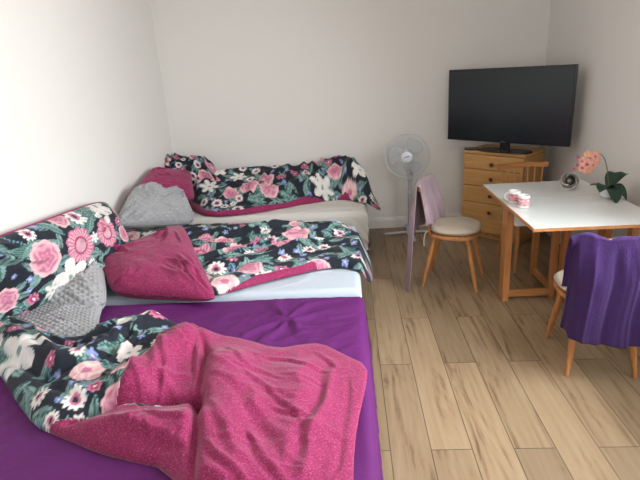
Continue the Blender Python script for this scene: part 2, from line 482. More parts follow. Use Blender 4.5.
def random_flowers(x0, x1, y0, y1, seed, fixed=(), dens=1.0, scale=1.0):
    rnd = random.Random(seed); L = []; big = [(f[1], f[2], f[3]) for f in fixed]
    area_ = (x1-x0)*(y1-y0)
    blooms = []
    for _ in range(int(area_*dens*500/scale**2)):
        k = rnd.choice(['rose', 'rose', 'peony', 'pale', 'lily', 'magnolia', 'daisy', 'pinkdaisy', 'daisy', 'blue', 'blue'])
        s = {'rose': .088, 'peony': .085, 'pale': .082, 'lily': .095, 'magnolia': .09, 'daisy': .05, 'pinkdaisy': .045, 'blue': .022}[k]*rnd.uniform(.8, 1.2)*scale
        x = rnd.uniform(x0, x1); y = rnd.uniform(y0, y1)
        if all(math.hypot(x-a, y-b) > (s+c)*.93 for a, b, c in big):
            big.append((x, y, s)); blooms.append((k, x, y, s, rnd.uniform(0, 6.28)))
    for _ in range(int(area_*dens*75/scale**2)):
        L.append((rnd.choice(['leaf', 'leaf', 'leafp', 'leafp', 'sprig']), rnd.uniform(x0, x1), rnd.uniform(y0, y1), rnd.uniform(.05, .095)*scale, rnd.uniform(0, 6.28)))
    for f in list(fixed)+blooms:
        if f[3] > .05:
            for q in range(2):
                a = rnd.uniform(0, 6.28); L.append(('leaf' if q else 'leafp', f[1]+math.cos(a)*f[3], f[2]+math.sin(a)*f[3], f[3]*.8, a))
    return L+blooms+list(fixed)

# ------------------------------------------------------------------ room shell
XL, XR, YB, YF, ZC = -1.83, 1.93, 5.2, -1.25, 2.62
def struct(name, mb, mat, **k):
    o = mb.build(name, mat, **k); o['kind'] = 'structure'; return o
T = .12
struct('floor', MB().box(((XL+XR)/2, (YB+YF)/2, -.05), (XR-XL+2*T, YB-YF+2*T, .1)), M_FLOOR)
struct('ceiling', MB().box(((XL+XR)/2, (YB+YF)/2, ZC+.05), (XR-XL+2*T, YB-YF+2*T, .1)), M_CEIL)
struct('wall_back', MB().box(((XL+XR)/2, YB+T/2, ZC/2), (XR-XL+2*T, T, ZC)), M_WALL)
struct('wall_left', MB().box((XL-T/2, (YB+YF)/2, ZC/2), (T, YB-YF, ZC)), M_WALL)
def wall_window(name, axis, pos, a0, a1, w0, w1, z0, z1):
    mb = MB()
    def bx(p0, p1, q0, q1):
        if p1-p0 < 1e-4 or q1-q0 < 1e-4: return
        c = ((p0+p1)/2, pos, (q0+q1)/2); d = (p1-p0, T, q1-q0)
        if axis == 'x': c = (c[1], c[0], c[2]); d = (d[1], d[0], d[2])
        mb.box(c, d)
    bx(a0, w0, 0, ZC); bx(w1, a1, 0, ZC); bx(w0, w1, 0, z0); bx(w0, w1, z1, ZC)
    struct(name, mb, M_WALL)
wall_window('wall_right', 'x', XR+T/2, YF, YB, .9, 2.4, .95, 2.25)
wall_window('wall_front', 'y', YF-T/2, XL-T, XR+T, -.2, 1.3, .95, 2.35)
def window(name, axis, pos, w0, w1, z0, z1):
    fr = MB(); c = (w0+w1)/2
    def bx(mb, p, q, dp, dq, th=.06):
        cc = (p, pos, q); d = (dp, th, dq)
        if axis == 'x': cc = (cc[1], cc[0], cc[2]); d = (d[1], d[0], d[2])
        mb.box(cc, d)
    for p in (w0+.03, w1-.03): bx(fr, p, (z0+z1)/2, .06, z1-z0)
    bx(fr, c, (z0+z1)/2, .05, z1-z0-.12, .05)
    for q in (z0+.03, z1-.03): bx(fr, c, q, w1-w0-.12, .06)
    root = struct(name, fr, M_TRIM, bevel=.004)
    gl = MB(); bx(gl, c, (z0+z1)/2, w1-w0-.1, z1-z0-.1, .006); gl.build('window_pane', M_GLAZ, root)
    return root
window('window_1', 'y', YF-T/2, -.2, 1.3, .95, 2.35)
window('window_2', 'x', XR+T/2, .9, 2.4, .95, 2.25)
# baseboards with a moulded top
def baseboard(name, p0, p1, nrm):
    prof = [(0, 0), (.016, 0), (.016, .088), (.012, .098), (.009, .112), (0, .118)]
    mb = MB(); p0 = Vector(p0); p1 = Vector(p1); n = Vector(nrm); vs = []
    for p in (p0, p1): vs += [p+n*a+Vector((0, 0, z)) for a, z in prof]
    k = len(prof); mb.add(vs, [(i, (i+1) % k, (i+1) % k+k, i+k) for i in range(k)]+[tuple(range(k)), tuple(range(2*k-1, k-1, -1))])
    struct(name, mb, M_TRIM)
baseboard('baseboard_back', (XL, YB, 0), (XR, YB, 0), (0, -1, 0))
baseboard('baseboard_left', (XL, YF, 0), (XL, YB-.017, 0), (1, 0, 0))
baseboard('baseboard_right', (XR, YF, 0), (XR, YB-.017, 0), (-1, 0, 0))

# ceiling lamp (above the frame)
lamp = empty('ceiling_lamp', (0.0, 2.75, ZC-.001)); tag(lamp, 'small white ceiling lamp with a bare bulb above the beds', 'lamp')
MB().lathe([(0, 0), (.05, 0), (.05, -.02), (.03, -.03), (.006, -.035), (.006, -.13), (.022, -.135), (.022, -.185), (0, -.185)], n=20).build('fitting', M_TRIM, lamp, smooth=True)

# ------------------------------------------------------------------ beds
def drape_sheet(name, x0, x1, y0, y1, top, drop, mat, parent, wr, seed, step=.012, rr=.045, hem=.012, sides=(1, 1, 1, 1), flare=.02):
    """fitted sheet over a mattress: sides = (left,right,front,back) draped"""
    sx = np.arange(x0-(drop if sides[0] else 0), x1+(drop if sides[1] else 0)+step/2, step)
    sy = np.arange(y0-(drop if sides[2] else 0), y1+(drop if sides[3] else 0)+step/2, step)
    U, V = np.meshgrid(sx, sy, indexing='ij')
    ox = np.where(U < x0, U-x0, np.where(U > x1, U-x1, 0)); oy = np.where(V < y0, V-y0, np.where(V > y1, V-y1, 0))
    d = np.maximum(np.abs(ox), np.abs(oy))
    cx = np.clip(U, x0+rr*0, x1); cy = np.clip(V, y0, y1)
    # round shoulder
    e = np.minimum(np.minimum(cx-x0 if sides[0] else 9, x1-cx if sides[1] else 9), np.minimum(cy-y0 if sides[2] else 9, y1-cy if sides[3] else 9))
    sh = np.where(e < rr, rr-np.sqrt(np.clip(rr*rr-(rr-e)**2, 0, None)), 0)
    Z = top-sh-np.maximum(d-0, 0)*(1-rr*.0)
    Z = np.where(d > 0, top-rr-d*(1-rr/max(drop, .01)), Z)
    out = np.clip(d/max(drop, .01), 0, 1)
    amp = hem*out*np.sin((U+V)*38+4*vnoise(U*3, V*3, seed))+flare*out
    X = cx+np.sign(ox)*amp*(np.abs(ox) >= np.abs(oy)); Y = cy+np.sign(oy)*amp*(np.abs(oy) > np.abs(ox))
    w = wr(U, V); Z = Z+w*(d == 0)*sstep(0, .08, e)
    Z = np.where(d > 0, Z+.012*vnoise(U*14, V*14, seed+2)*sstep(.7, 1, out), Z)
    return grid_obj(name, X, Y, np.maximum(Z, .012), mat, parent)

def mattress(name, x0, x1, y0, y1, z0, z1, mat, parent, bev=.045):
    mb = MB().box(((x0+x1)/2, (y0+y1)/2, (z0+z1)/2), (x1-x0, y1-y0, z1-z0))
    return mb.build(name, mat, parent, smooth=True, bevel=bev, seg=5, auto=60)

def bed_base(parent, x0, x1, y0, y1, z0, z1, legs_r, legmat, mat):
    MB().box(((x0+x1)/2, (y0+y1)/2, (z0+z1)/2), (x1-x0, y1-y0, z1-z0)).build('bed_base', mat, parent, bevel=.01)
    for sx in (x0+.05, x1-legs_r-.002):
        for sy in (y0+.06, y1-.06):
            MB().lathe([(legs_r*.9, 0), (legs_r, .01), (legs_r, z0-.001)], (sx, sy, 0), 16).build('leg', legmat, parent, smooth=True)

TOP = .45
# near bed (purple)
NX0, NX1, NY0, NY1 = XL+.03, .055, 1.10, 2.60
bed = empty('bed', ((NX0+NX1)/2, (NY0+NY1)/2, 0))
def at_world(o):   # keep world coordinates for children modelled in world space
    o_children = [c for c in bpy.data.objects if c.parent == o]
    for c in o_children:
        c.matrix_parent_inverse = Matrix.Translation(-o.location) if o.rotation_euler.z == 0 else (Matrix.Translation(o.location) @ Matrix.Rotation(o.rotation_euler.z, 4, 'Z')).inverted()
tag(bed, 'near double bed with a purple fitted sheet in the foreground', 'bed', 'row of beds with heads at the left wall')
def wr_near(U, V):
    w = .006*folds(U, V, 20, .12, .5, 3, 2)+.004*folds(U, V, 70, .07, .3, 8, 2)+.006*fbm(U*2, V*2, 4)
    c = P(287, 322, TOP); d = np.hypot(U-c[0], V-c[1]); th = np.arctan2(V-c[1], U-c[0])
    w = w+.020*np.exp(-(d/.28)**2)*np.clip(np.cos(th*7+3*vnoise(U*4, V*4, 2)), 0, 1)*sstep(0, .05, d)+.012*np.exp(-(d/.05)**2)
    w = w+.008*folds(U, V, 8, .10, .7, 21, 2.2)*sstep(-.9, -.2, U)*sstep(1.9, 2.3, V)
    w = w+many(U, V, [(-1.5, 2.05), (0, 2.05), (0, 2.55), (-1.5, 2.55)], 26, 12, 16, (.15, .5), (.006, .014), (.003, .008), 77)+many(U, V, [(-1.8, 1.15), (0, 1.15), (0, 2.0), (-1.8, 2.0)], 20, -5, 20, (.2, .6), (.008, .016), (.002, .006), 78)
    return w
mattress('mattress', NX0+.01, NX1-.012, NY0+.012, NY1-.012, .22, TOP-.014, M_PALE, bed)
drape_sheet('fitted_sheet', NX0, NX1, NY0, NY1, TOP, .36, M_PURPLE, bed, wr_near, 5, sides=(0, 1, 1, 1))
bed_base(bed, NX0+.03, NX1-.02, NY0+.03, NY1-.03, .12, .215, .025, M_METAL, M_DARKSLAT)
at_world(bed)
# middle bed
MX0, MX1, MY0, MY1 = XL+.03, .045, 2.66, 3.93
bed2 = empty('bed', ((MX0+MX1)/2, (MY0+MY1)/2, 0))
tag(bed2, 'middle double bed with a pale blue sheet and metal legs', 'bed', 'row of beds with heads at the left wall')
drape_sheet('mattress_sheet', MX0, MX1, MY0, MY1, TOP-.005, .12, M_PALE, bed2, lambda U, V: .006*folds(U, V, 10, .12, .5, 13, 2), 6, hem=.002, flare=.0, sides=(0, 1, 1, 1))
mattress('mattress', MX0+.01, MX1-.008, MY0+.008, MY1-.008, .22, TOP-.018, M_PALE, bed2)
bed_base(bed2, MX0+.03, MX1-.04, MY0+.03, MY1-.03, .12, .215, .018, M_METAL, M_DARKSLAT)
at_world(bed2)
# far bed
FX0, FX1, FY0, FY1 = XL+.06, .155, 4.30, YB-.03
bed3 = empty('bed', ((FX0+FX1)/2, (FY0+FY1)/2, 0))
tag(bed3, 'far single bed with a wrinkled cream cover against the back wall', 'bed', 'row of beds with heads at the left wall')
drape_sheet('fitted_sheet', FX0, FX1, FY0, FY1, TOP, .36, M_CREAM, bed3,
            lambda U, V: .010*folds(U, V, 5, .10, .5, 33, 2), 7, hem=.012, sides=(0, 1, 1, 0), flare=.0)
mattress('mattress', FX0+.01, FX1-.025, FY0+.025, FY1-.008, .2, TOP-.014, M_CREAM, bed3)
bed_base(bed3, FX0+.03, FX1-.04, FY0+.04, FY1-.03, .12, .195, .02, M_METAL, M_DARKSLAT)
at_world(bed3)

# ------------------------------------------------------------------ duvets
def heap(outline, basef, hf, edge_h, edge_r, step, it=2):
    pts = smooth_poly(outline, it)
    ax = np.array(pts)
    xs = np.arange(ax[:, 0].min()-step, ax[:, 0].max()+step*2, step); ys = np.arange(ax[:, 1].min()-step, ax[:, 1].max()+step*2, step)
    X, Y = np.meshgrid(xs, ys, indexing='ij')
    ins = inside(X, Y, pts); D, NX, NY, T_ = seg_dist(X, Y, pts, True)
    d = np.where(ins, D, 0)
    X2 = np.where(ins, X, NX); Y2 = np.where(ins, Y, NY)
    X2 = np.maximum(X2, XL+.02); Y2 = np.minimum(Y2, YB-.02)
    t = np.clip(d/edge_r, 0, 1)
    if callable(edge_h): edge_h = edge_h(X2, Y2)
    rise = edge_h*np.sqrt(np.clip(1-(1-t)**2, 0, 1))
    Z = basef(X2, Y2)+.004+rise+hf(X2, Y2, d)*sstep(0, edge_r*1.6, d)
    cell = ins[:-1, :-1] | ins[1:, :-1] | ins[:-1, 1:] | ins[1:, 1:]
    return X2, Y2, Z, cell, d, pts

def duvet(root, X, Y, Z, cell, rev, col, names=('floral_side', 'magenta_side')):
    """rev: bool per vertex, reverse side showing"""
    rc = (rev[:-1, :-1].astype(int)+rev[1:, :-1]+rev[:-1, 1:]+rev[1:, 1:]) >= 2
    if (cell & ~rc).any(): grid_obj(names[0], X, Y, Z, M_PRINT, root, colors=col, mask=cell & ~rc, solid=.007)
    if (cell & rc).any(): grid_obj(names[1], X, Y, Z, M_MAG, root, mask=cell & rc, solid=.007)
    at_world(root)

def bed_base_fn(x1, y0=None, k=5.0, top=TOP, ky=5.0, lim=.35):
    def f(X, Y):
        z = np.full(X.shape, top+.006)
        z = z-np.clip((X-x1)*k, 0, lim)-0
        if y0 is not None: z = z-np.clip((y0-Y)*ky, 0, lim)
        return z
    return f
def OL(L): return [P(*q) for q in L]

# --- duvet on the near bed -------------------------------------------------
oA = OL([(-14, 300, .60), (12, 296, .56), (50, 322, .52), (72, 318, .56), (108, 301, .60), (140, 295, .60), (168, 310, .56), (196, 311, .58), (218, 325, .54), (248, 335, .5), (276, 346, .48),
         (303, 341, .48), (322, 340, .48), (346, 352, .48), (368, 364, .47), (366, 388, .46), (357, 425, .46), (353, 470, .46), (354, 520, .46), (190, 520, .46), (170, 470, .46), (120, 460, .46),
         (88, 450, .46), (52, 434, .46), (36, 428, .46), (16, 402, .46), (0, 374, .46), (-20, 350, .46)])
def rA(*L): return [P(*q) for q in L]
def hA(X, Y, d):
    Rg = lambda L, w, h, p=2.0: ridge(X, Y, rA(*L), w, h, p)
    h = Rg([(0, 318, .6), (40, 345, .6), (80, 350, .6), (130, 315, .62), (150, 305, .62)], .10, .085)
    h += Rg([(45, 405, .5), (90, 385, .55), (120, 378, .55)], .08, .05)
    h += Rg([(135, 385, .55), (160, 345, .6), (185, 325, .6)], .10, .10)
    h += Rg([(90, 437, .5), (140, 432, .5), (185, 428, .52)], .075, .06)
    h += Rg([(222, 350, .6), (228, 400, .55), (220, 480, .5)], .14, .075)
    h += Rg([(290, 360, .55), (300, 410, .52), (290, 470, .5)], .11, .035)
    h -= Rg([(0, 352, .55), (50, 372, .55), (105, 355, .55), (128, 330, .58)], .028, .05)
    h -= Rg([(60, 425, .5), (120, 409, .5), (160, 405, .5), (196, 404, .5)], .020, .06, 1.5)
    h -= Rg([(199, 405, .5), (197, 440, .5), (192, 490, .5)], .018, .05, 1.5)
    h -= Rg([(196, 322, .58), (205, 345, .58), (199, 372, .58), (197, 402, .55)], .018, .035, 1.5)
    C = lambda a, b, w, hh, bend=0, kind='ridge': crease(X, Y, P(a[0], a[1], .55), P(b[0], b[1], .55), w, hh, bend, kind)
    # long folds of the folded-over sheet
    h += C((338, 345), (285, 480), .026, .018, .05, 'pinch')+C((300, 345), (322, 430), .05, .014, -.1)+C((352, 360), (340, 480), .012, .010, 0, 'pinch')
    h += C((362, 368), (330, 470), .010, .008, 0, 'pinch')+C((215, 372), (290, 452), .018, .013, .10, 'pinch')+C((205, 400), (275, 470), .018, .012, -.08, 'pinch')
    h += C((240, 365), (300, 420), .013, .009, .10, 'pinch')+C((222, 340), (285, 372), .012, .009, -.10, 'pinch')+C((260, 345), (330, 360), .012, .010, .05, 'pinch')
    h += C((205, 440), (250, 490), .014, .016, 0, 'pinch')+C((255, 420), (300, 480), .014, .014, -.10, 'pinch')+C((270, 395), (315, 405), .010, .010, 0, 'pinch')
    # left lobe
    h += C((150, 330), (160, 398), .016, .018, .1, 'pinch')+C((178, 320), (172, 395), .018, .018, -.1, 'pinch')+C((192, 318), (188, 390), .014, .014, .05, 'pinch')+C((135, 352), (140, 398), .014, .014, 0, 'pinch')
    h += C((120, 395), (190, 372), .014, .014, .1)
    # lower lobe
    h += C((80, 430), (170, 455), .014, .014, .05, 'pinch')+C((110, 415), (195, 440), .016, .016, -.06, 'pinch')+C((140, 410), (198, 425), .010, .010, 0, 'pinch')+C((150, 420), (175, 465), .012, .012, 0, 'pinch')
    # floral part
    h += C((5, 320), (60, 372), .018, .022, .08, 'pinch')+C((40, 330), (110, 345), .018, .022, -.08, 'pinch')+C((70, 340), (135, 305), .018, .022, .08, 'pinch')+C((95, 365), (140, 320), .016, .020, -.1, 'pinch')
    h += C((25, 385), (100, 400), .018, .022, .1, 'pinch')+C((60, 380), (115, 365), .016, .018, 0, 'pinch')+C((110, 330), (128, 362), .014, .014, 0, 'pinch')
    h += many(X, Y, rA((215, 345, .5), (330, 350, .5), (350, 480, .5), (205, 480, .5)), 34, -30, 25, (.08, .24), (.007, .014), (.002, .006), 5)
    h += many(X, Y, rA((60, 425, .5), (150, 320, .5), (195, 330, .5), (198, 470, .5)), 26, 60, 40, (.06, .18), (.005, .010), (.003, .007), 6)
    h += many(X, Y, rA((0, 310, .5), (150, 305, .5), (120, 395, .5), (40, 420, .5)), 26, 20, 50, (.08, .2), (.007, .014), (.004, .010), 7)
    h += .006*fbm(X*5, Y*5, 9)
    return h
X, Y, Z, cell, d, pts = heap(oA, bed_base_fn(9), hA, lambda X, Y: .016+.034*sstep(-.25, -.75, X), .05, .0058, it=1)
# reverse side polygon
revA = smooth_poly(rA((152, 335, .6), (160, 312, .62), (200, 300, .62), (420, 330, .5), (420, 540, .46), (60, 560, .46), (20, 440, .46), (58, 431, .46), (95, 415, .5), (122, 408, .5), (150, 406, .52), (166, 405, .52), (150, 404, .55), (108, 402, .55), (125, 385, .57), (138, 360, .6)), 1)
rev = inside(X, Y, revA)
def fx(L, z=.55):
    out = []
    for k, px, py, s, rot in L:
        x, y = P(px, py, z); out.append((k, x, y, s, rot))
    return out
fl = fx([('lily', 32, 352, .135, .4), ('magnolia', 140, 318, .12, 1.2), ('lily', 146, 318, .07, .2), ('rose', 60, 326, .06, 0), ('rose', 90, 305, .05, 0), ('daisy', 52, 393, .045, 0), ('daisy', 88, 396, .05, 0), ('pale', 100, 370, .07, 1),
         ('daisy', 60, 410, .035, .3), ('leaf', 20, 382, .08, .6), ('leaf', 34, 392, .07, 2), ('pinkdaisy', 104, 338, .028, .3), ('blue', 75, 350, .025, 0), ('blue', 82, 345, .025, 0), ('pinkdaisy', 65, 362, .03, 0), ('leaf', 110, 310, .07, .3), ('rose', 5, 333, .06, 0), ('leaf', 44, 338, .05, 1)])
bb = (X.min(), X.max(), Y.min(), Y.max())
fa = random_flowers(*bb, 3, fl, scale=.85)
col = paint(X+.10*Z, Y+.15*Z-.08, fa)
dv1 = empty('duvet', (X[cell.shape[0]//2, 0], float(Y.mean()), TOP))
tag(dv1, 'crumpled floral duvet on the near purple bed, magenta underside folded over it', 'duvet', 'floral and magenta bedding')
duvet(dv1, X, Y, Z, cell, rev, col)

# --- duvet on the middle bed ------------------------------------------------
oB = OL([(98, 236, .5), (108, 222, .52), (140, 221, .52), (180, 220, .53), (232, 219, .53), (285, 217, .54), (330, 218, .53), (348, 222, .5), (358, 236, .47), (371, 244, .42), (373, 262, .36), (372, 285, .30),
         (366, 281, .38), (358, 272, .45), (345, 267, .46), (320, 269, .46), (292, 276, .46), (262, 283, .46), (232, 292, .46), (205, 298, .46), (150, 300, .46), (110, 285, .46), (92, 262, .46)])
def hB(X, Y, d):
    h = ridge(X, Y, rA((110, 232, .55), (180, 232, .55), (250, 226, .56), (330, 224, .55)), .10, .05)
    h += ridge(X, Y, rA((215, 268, .5), (270, 255, .52), (330, 240, .52), (360, 245, .5)), .06, .035)
    h -= ridge(X, Y, rA((225, 275, .5), (255, 262, .5), (300, 255, .5), (345, 235, .5)), .03, .025)
    a = sstep(0, .12, d)
    pl_ = [(-1.4, 2.95), (-.1, 2.8), (.0, 3.7), (-1.4, 3.75)]
    h += a*(.012*folds(X, Y, 8, .12, .7, 51, 1.8)+many(X, Y, pl_, 36, 12, 15, (.25, .8), (.012, .026), (.012, .032), 51)+many(X, Y, pl_, 20, -20, 40, (.08, .25), (.006, .012), (.003, .009), 52))
    h += .005*fbm(X*6, Y*6, 19)
    return h
X, Y, Z, cell, d, pts = heap(oB, bed_base_fn(MX1+.005, k=2.2), hB, .05, .06, .0065)
hemB = rA((215, 300, .46), (240, 292, .46), (262, 283, .46), (292, 276, .46), (312, 270, .46))
dh, _, _, _ = seg_dist(X, Y, hemB)
rev = dh < .022+.010*vnoise(X*9, Y*9, 3)+.020*sstep(-.30, -.62, X)-.03*sstep(-.16, -.05, X)
fl = fx([('daisy', 257, 224, .05, 0), ('daisy', 278, 226, .045, .3), ('rose', 298, 228, .07, 0), ('rose', 236, 248, .095, 0), ('peony', 206, 240, .07, 0), ('rose', 318, 262, .085, 0), ('leaf', 250, 236, .08, .2), ('leaf', 262, 258, .075, .4), ('pinkdaisy', 340, 238, .05, .4),
         ('pale', 225, 280, .09, 0), ('rose', 250, 268, .09, 1), ('daisy', 285, 257, .05, .2), ('lily', 265, 272, .06, 0), ('pale', 165, 229, .07, 0), ('lily', 150, 238, .07, .5), ('blue', 352, 262, .03, 0), ('blue', 345, 258, .028, 0), ('blue', 358, 250, .028, 0), ('leafp', 325, 232, .06, .3), ('leafp', 340, 252, .07, .1)], .52)
fa = random_flowers(X.min(), X.max(), Y.min(), Y.max(), 8, fl, scale=1.12)
col = paint(X+.1*Z-.05, Y+.1*Z-.05, fa)
dv2 = empty('duvet', (float(X.mean()), float(Y.mean()), TOP))
tag(dv2, 'floral duvet spread along the middle bed, hanging over its foot end', 'duvet', 'floral and magenta bedding')
duvet(dv2, X, Y, Z, cell, rev, col)

# --- duvet on the far bed ----------------------------------------------------
yb = YB-.03
oC = [P(176, 190, .5), P(186, 203, .48), P(200, 214, .47), P(216, 217, .46), P(240, 215, .46), P(275, 210, .46), P(310, 203, .46), P(345, 199, .46), P(362, 204, .45), P(372, 207, .43), P(382, 210, .38),
      P(378, 196, .46), P(370, 184, .5), (.10, 4.95), (.06, yb-.05), (-.1, yb), (-.4, yb), (-.7, yb), (-1.0, yb), (-1.25, yb), (-1.50, yb-.02), (-1.54, 4.8)]
def hC(X, Y, d):
    h = .19*sstep(4.38, 4.88, Y)*sstep(.02, .12, d)
    h += ridge(X, Y, [(-1.45, 4.9), (-1.2, 4.98), (-.95, 5.02), (-.78, 4.95)], .11, .10)
    h += ridge(X, Y, [(-.60, 4.95), (-.45, 5.0)], .09, .10)+ridge(X, Y, [(-.33, 4.98), (-.27, 5.0)], .08, .13)
    h += ridge(X, Y, [(-.12, 4.98), (.0, 5.0), (.02, 4.85)], .095, .22)
    h += ridge(X, Y, [(-.1, 4.65), (.06, 4.7)], .09, .06)
    pl_ = [(-1.2, 4.5), (.05, 4.45), (.1, 5.1), (-1.3, 5.1)]
    a = sstep(.0, .16, d)
    h += a*(many(X, Y, pl_, 20, 65, 30, (.25, .55), (.018, .035), (.02, .055), 61)+many(X, Y, pl_, 26, 30, 50, (.1, .35), (.010, .02), (.008, .02), 62)+many(X, Y, pl_, 10, 5, 10, (.3, .7), (.015, .03), (.01, .025), 63))
    h += .008*fbm(X*6, Y*6, 29)
    return .46*np.tanh(np.maximum(h, -.02)/.46)
X, Y, Z, cell, d, pts = heap(oC, bed_base_fn(FX1+.005, k=.7), hC, .05, .06, .0075)
hemC = OL([(168, 190, .5), (186, 205, .48), (200, 215, .47), (216, 218, .46), (240, 216, .46), (275, 211, .46), (310, 204, .46), (345, 200, .46), (362, 205, .45), (374, 210, .42)])
dh, _, _, _ = seg_dist(X, Y, hemC)
rev = dh < .068+.015*vnoise(X*6, Y*6, 3)-.036*sstep(-.50, -.22, X)-.025*sstep(.02, .14, X)
fl = fx([('rose', 273, 190, .10, 0), ('daisy', 300, 172, .06, 0), ('blue', 214, 200, .05, 0), ('blue', 222, 203, .04, 0), ('leaf', 258, 196, .07, 0), ('leaf', 295, 190, .09, 0), ('pale', 350, 185, .09, 0), ('rose', 205, 188, .08, 0), ('pale', 250, 172, .08, 0), ('rose', 345, 165, .06, 0), ('leaf', 225, 178, .1, .5), ('pale', 222, 165, .07, 0)], .6)
fa = random_flowers(X.min(), X.max(), Y.min(), Y.max(), 12, fl)
col = paint(X+.2*Z-.1, Y+.3*Z-.15, fa)
dv3 = empty('duvet', (float(X.mean()), float(Y.mean()), TOP))
tag(dv3, 'rumpled floral duvet with a magenta border on the far bed by the wall', 'duvet', 'floral and magenta bedding')
duvet(dv3, X, Y, Z, cell, rev, col)

# ------------------------------------------------------------------ pillows
def pillow(name, LL, LR, UR, UL, t, label, cat='pillow', kind='plain', seed=1, fixed=(), n=120, wr=.01, ears=.06, fscale=1.0, piping=False, up=(0, -.3, 1), pw=.5, ncr=26, sag=0, order=1.0, rnd_c=.09):
    """soft pillow between four corner points (lower left, lower right, upper right, upper left)"""
    c4 = [Vector(q) for q in (LL, LR, UR, UL)]
    cen = sum(c4, Vector())/4; c4 = [q-cen for q in c4]
    root = empty(name, cen)
    w = ((c4[1]-c4[0]).length+(c4[2]-c4[3]).length)/2; h = ((c4[3]-c4[0]).length+(c4[2]-c4[1]).length)/2
    az = ((c4[1]+c4[2]-c4[0]-c4[3]).cross(c4[2]+c4[3]-c4[0]-c4[1])).normalized()
    if az.dot(Vector(up)) < 0: az = -az
    u = np.linspace(-1, 1, n); U, V = np.meshgrid(u, u, indexing='ij')
    prof = (np.clip(1-np.abs(U)**2.6, 0, 1)*np.clip(1-np.abs(V)**2.6, 0, 1))**pw
    pin = 1-ears*(np.cos(U*math.pi/2)); pin2 = 1-ears*(np.cos(V*math.pi/2))
    cr = 1-rnd_c*(U*V)**4
    A_ = (U*pin2*cr+1)/2; B_ = (V*pin*cr+1)/2
    base = [(1-A_)*(1-B_)*c4[0][k]+A_*(1-B_)*c4[1][k]+A_*B_*c4[2][k]+(1-A_)*B_*c4[3][k] for k in range(3)]
    PU = U*w/2; PV = V*h/2
    edge = np.minimum(1-np.abs(U), 1-np.abs(V))
    rnd = random.Random(seed); wk = np.zeros(U.shape)
    for q in range(ncr):       # folds running in from corners and seams
        cxn = rnd.choice([-1, 1])*w/2*rnd.uniform(.55, 1); cyn = rnd.choice([-1, 1])*h/2*rnd.uniform(.55, 1)
        a = math.atan2(-cyn, -cxn)+rnd.gauss(0, .45); L_ = rnd.uniform(.12, .30)
        wk += crease(PU, PV, (cxn, cyn), (cxn+math.cos(a)*L_, cyn+math.sin(a)*L_), rnd.uniform(.009, .022), wr*rnd.uniform(.5, 1.3), rnd.uniform(-.1, .1), rnd.choice(['ridge', 'pinch']))
    wk = wk*sstep(0, .10, edge)+wr*.6*fbm(U*1.7, V*1.7, seed)*sstep(0, .3, edge)
    for side in (1, -1):
        W = side*(prof*t/2+.0015)+wk*(1 if side == 1 else .2)*order
        if kind == 'quilt' and side == 1:
            a = np.abs(((PU*.8+PV)/.036) % 1-.5)*2; b2 = np.abs(((PU*.8-PV)/.036) % 1-.5)*2
            W = W+.014*np.minimum(a, b2)*sstep(0, .06, edge)
        Z_ = [base[k]+az[k]*W for k in range(3)]
        Z_[2] = Z_[2]-sag*(1-U*U)*sstep(-1, 1, V)
        Z_[0] = np.maximum(Z_[0]+cen.x, XL+.012+.0*W)-cen.x
        Z_[1] = np.minimum(Z_[1]+cen.y, YB-.02)-cen.y
        col = None
        if kind == 'floral' and side == 1:
            col = paint(PU, PV, random_flowers(-w/2, w/2, -h/2, h/2, seed, fixed, scale=fscale))
        m_ = M_PRINT if (kind == 'floral' and side == 1) else (M_GREY if kind == 'quilt' else M_MAG)
        grid_obj({1: 'pillow_front', -1: 'pillow_back'}[side], Z_[0], Z_[1], Z_[2], m_, root, colors=col, flip=(side == -1))
        if side == 1: S_ = Z_
    if piping:
        pts = []
        for (uu, vv) in [(u_, -1) for u_ in u[::4]]+[(1, v_) for v_ in u[::4]]+[(-u_, 1) for u_ in u[::4]]+[(-1, -v_) for v_ in u[::4]]:
            i = int(round((uu+1)/2*(n-1))); j = int(round((vv+1)/2*(n-1)))
            pts.append(Vector((S_[0][i, j], S_[1][i, j], S_[2][i, j])))
        MB().tube(pts+[pts[0]], .007, 6, cap=False).build('piping', M_MAG, root, smooth=True)
    tag(root, label, cat, 'pillows and cushions on the beds')
    return root

bigC = [P3(-52, 356, .50), P3(140, 258, .50), PX(107, 197, -1.74), PX(-64, 258, -1.74)]
pillow('pillow', *bigC, .25, 'large floral pillow leaning against the left wall above the middle bed', kind='floral', seed=21, up=(1, -.3, .5), rnd_c=.12,
       fixed=[('rose', -.20, .07, .125, 0), ('peony', .10, .05, .135, 0), ('magnolia', -.02, -.13, .14, .4), ('daisy', .19, .24, .065, 0), ('rose', .06, .27, .075, 0), ('peony', .40, .05, .12, .2), ('lily', .48, .25, .15, .4), ('leaf', .26, .16, .1, .7), ('leafp', -.04, .22, .08, 2.2), ('leaf', -.36, .15, .11, .3), ('leafp', .27, -.10, .06, 1.7), ('lily', .25, .06, .045, .4), ('lily', -.16, -.16, .07, .4), ('magnolia', .05, -.26, .08, 1)],
       piping=True, wr=.022, n=170, ears=.03, ncr=30)
pillow('pillow', P3(112, 294, .50), P3(222, 303, .50), P3(184, 222, .68), P3(92, 262, .57), .20, 'magenta speckled pillow on the middle bed on top of its duvet', seed=5, wr=.018, ears=.05, ncr=26)
pillow('pillow', PX(120, 203, -1.77), P3(196, 200, .60), PY(191, 171, 4.88), PX(152, 167, -1.77), .12, 'magenta pillow at the head of the far bed', seed=6, wr=.012)
pillow('pillow', PY(146, 176, 4.90), PY(230, 190, 4.80), PY(212, 160, 5.06), PY(166, 155, 5.08), .20, 'floral pillow in the far corner behind the magenta one', kind='floral', seed=31, wr=.024, fscale=.9, ncr=40)
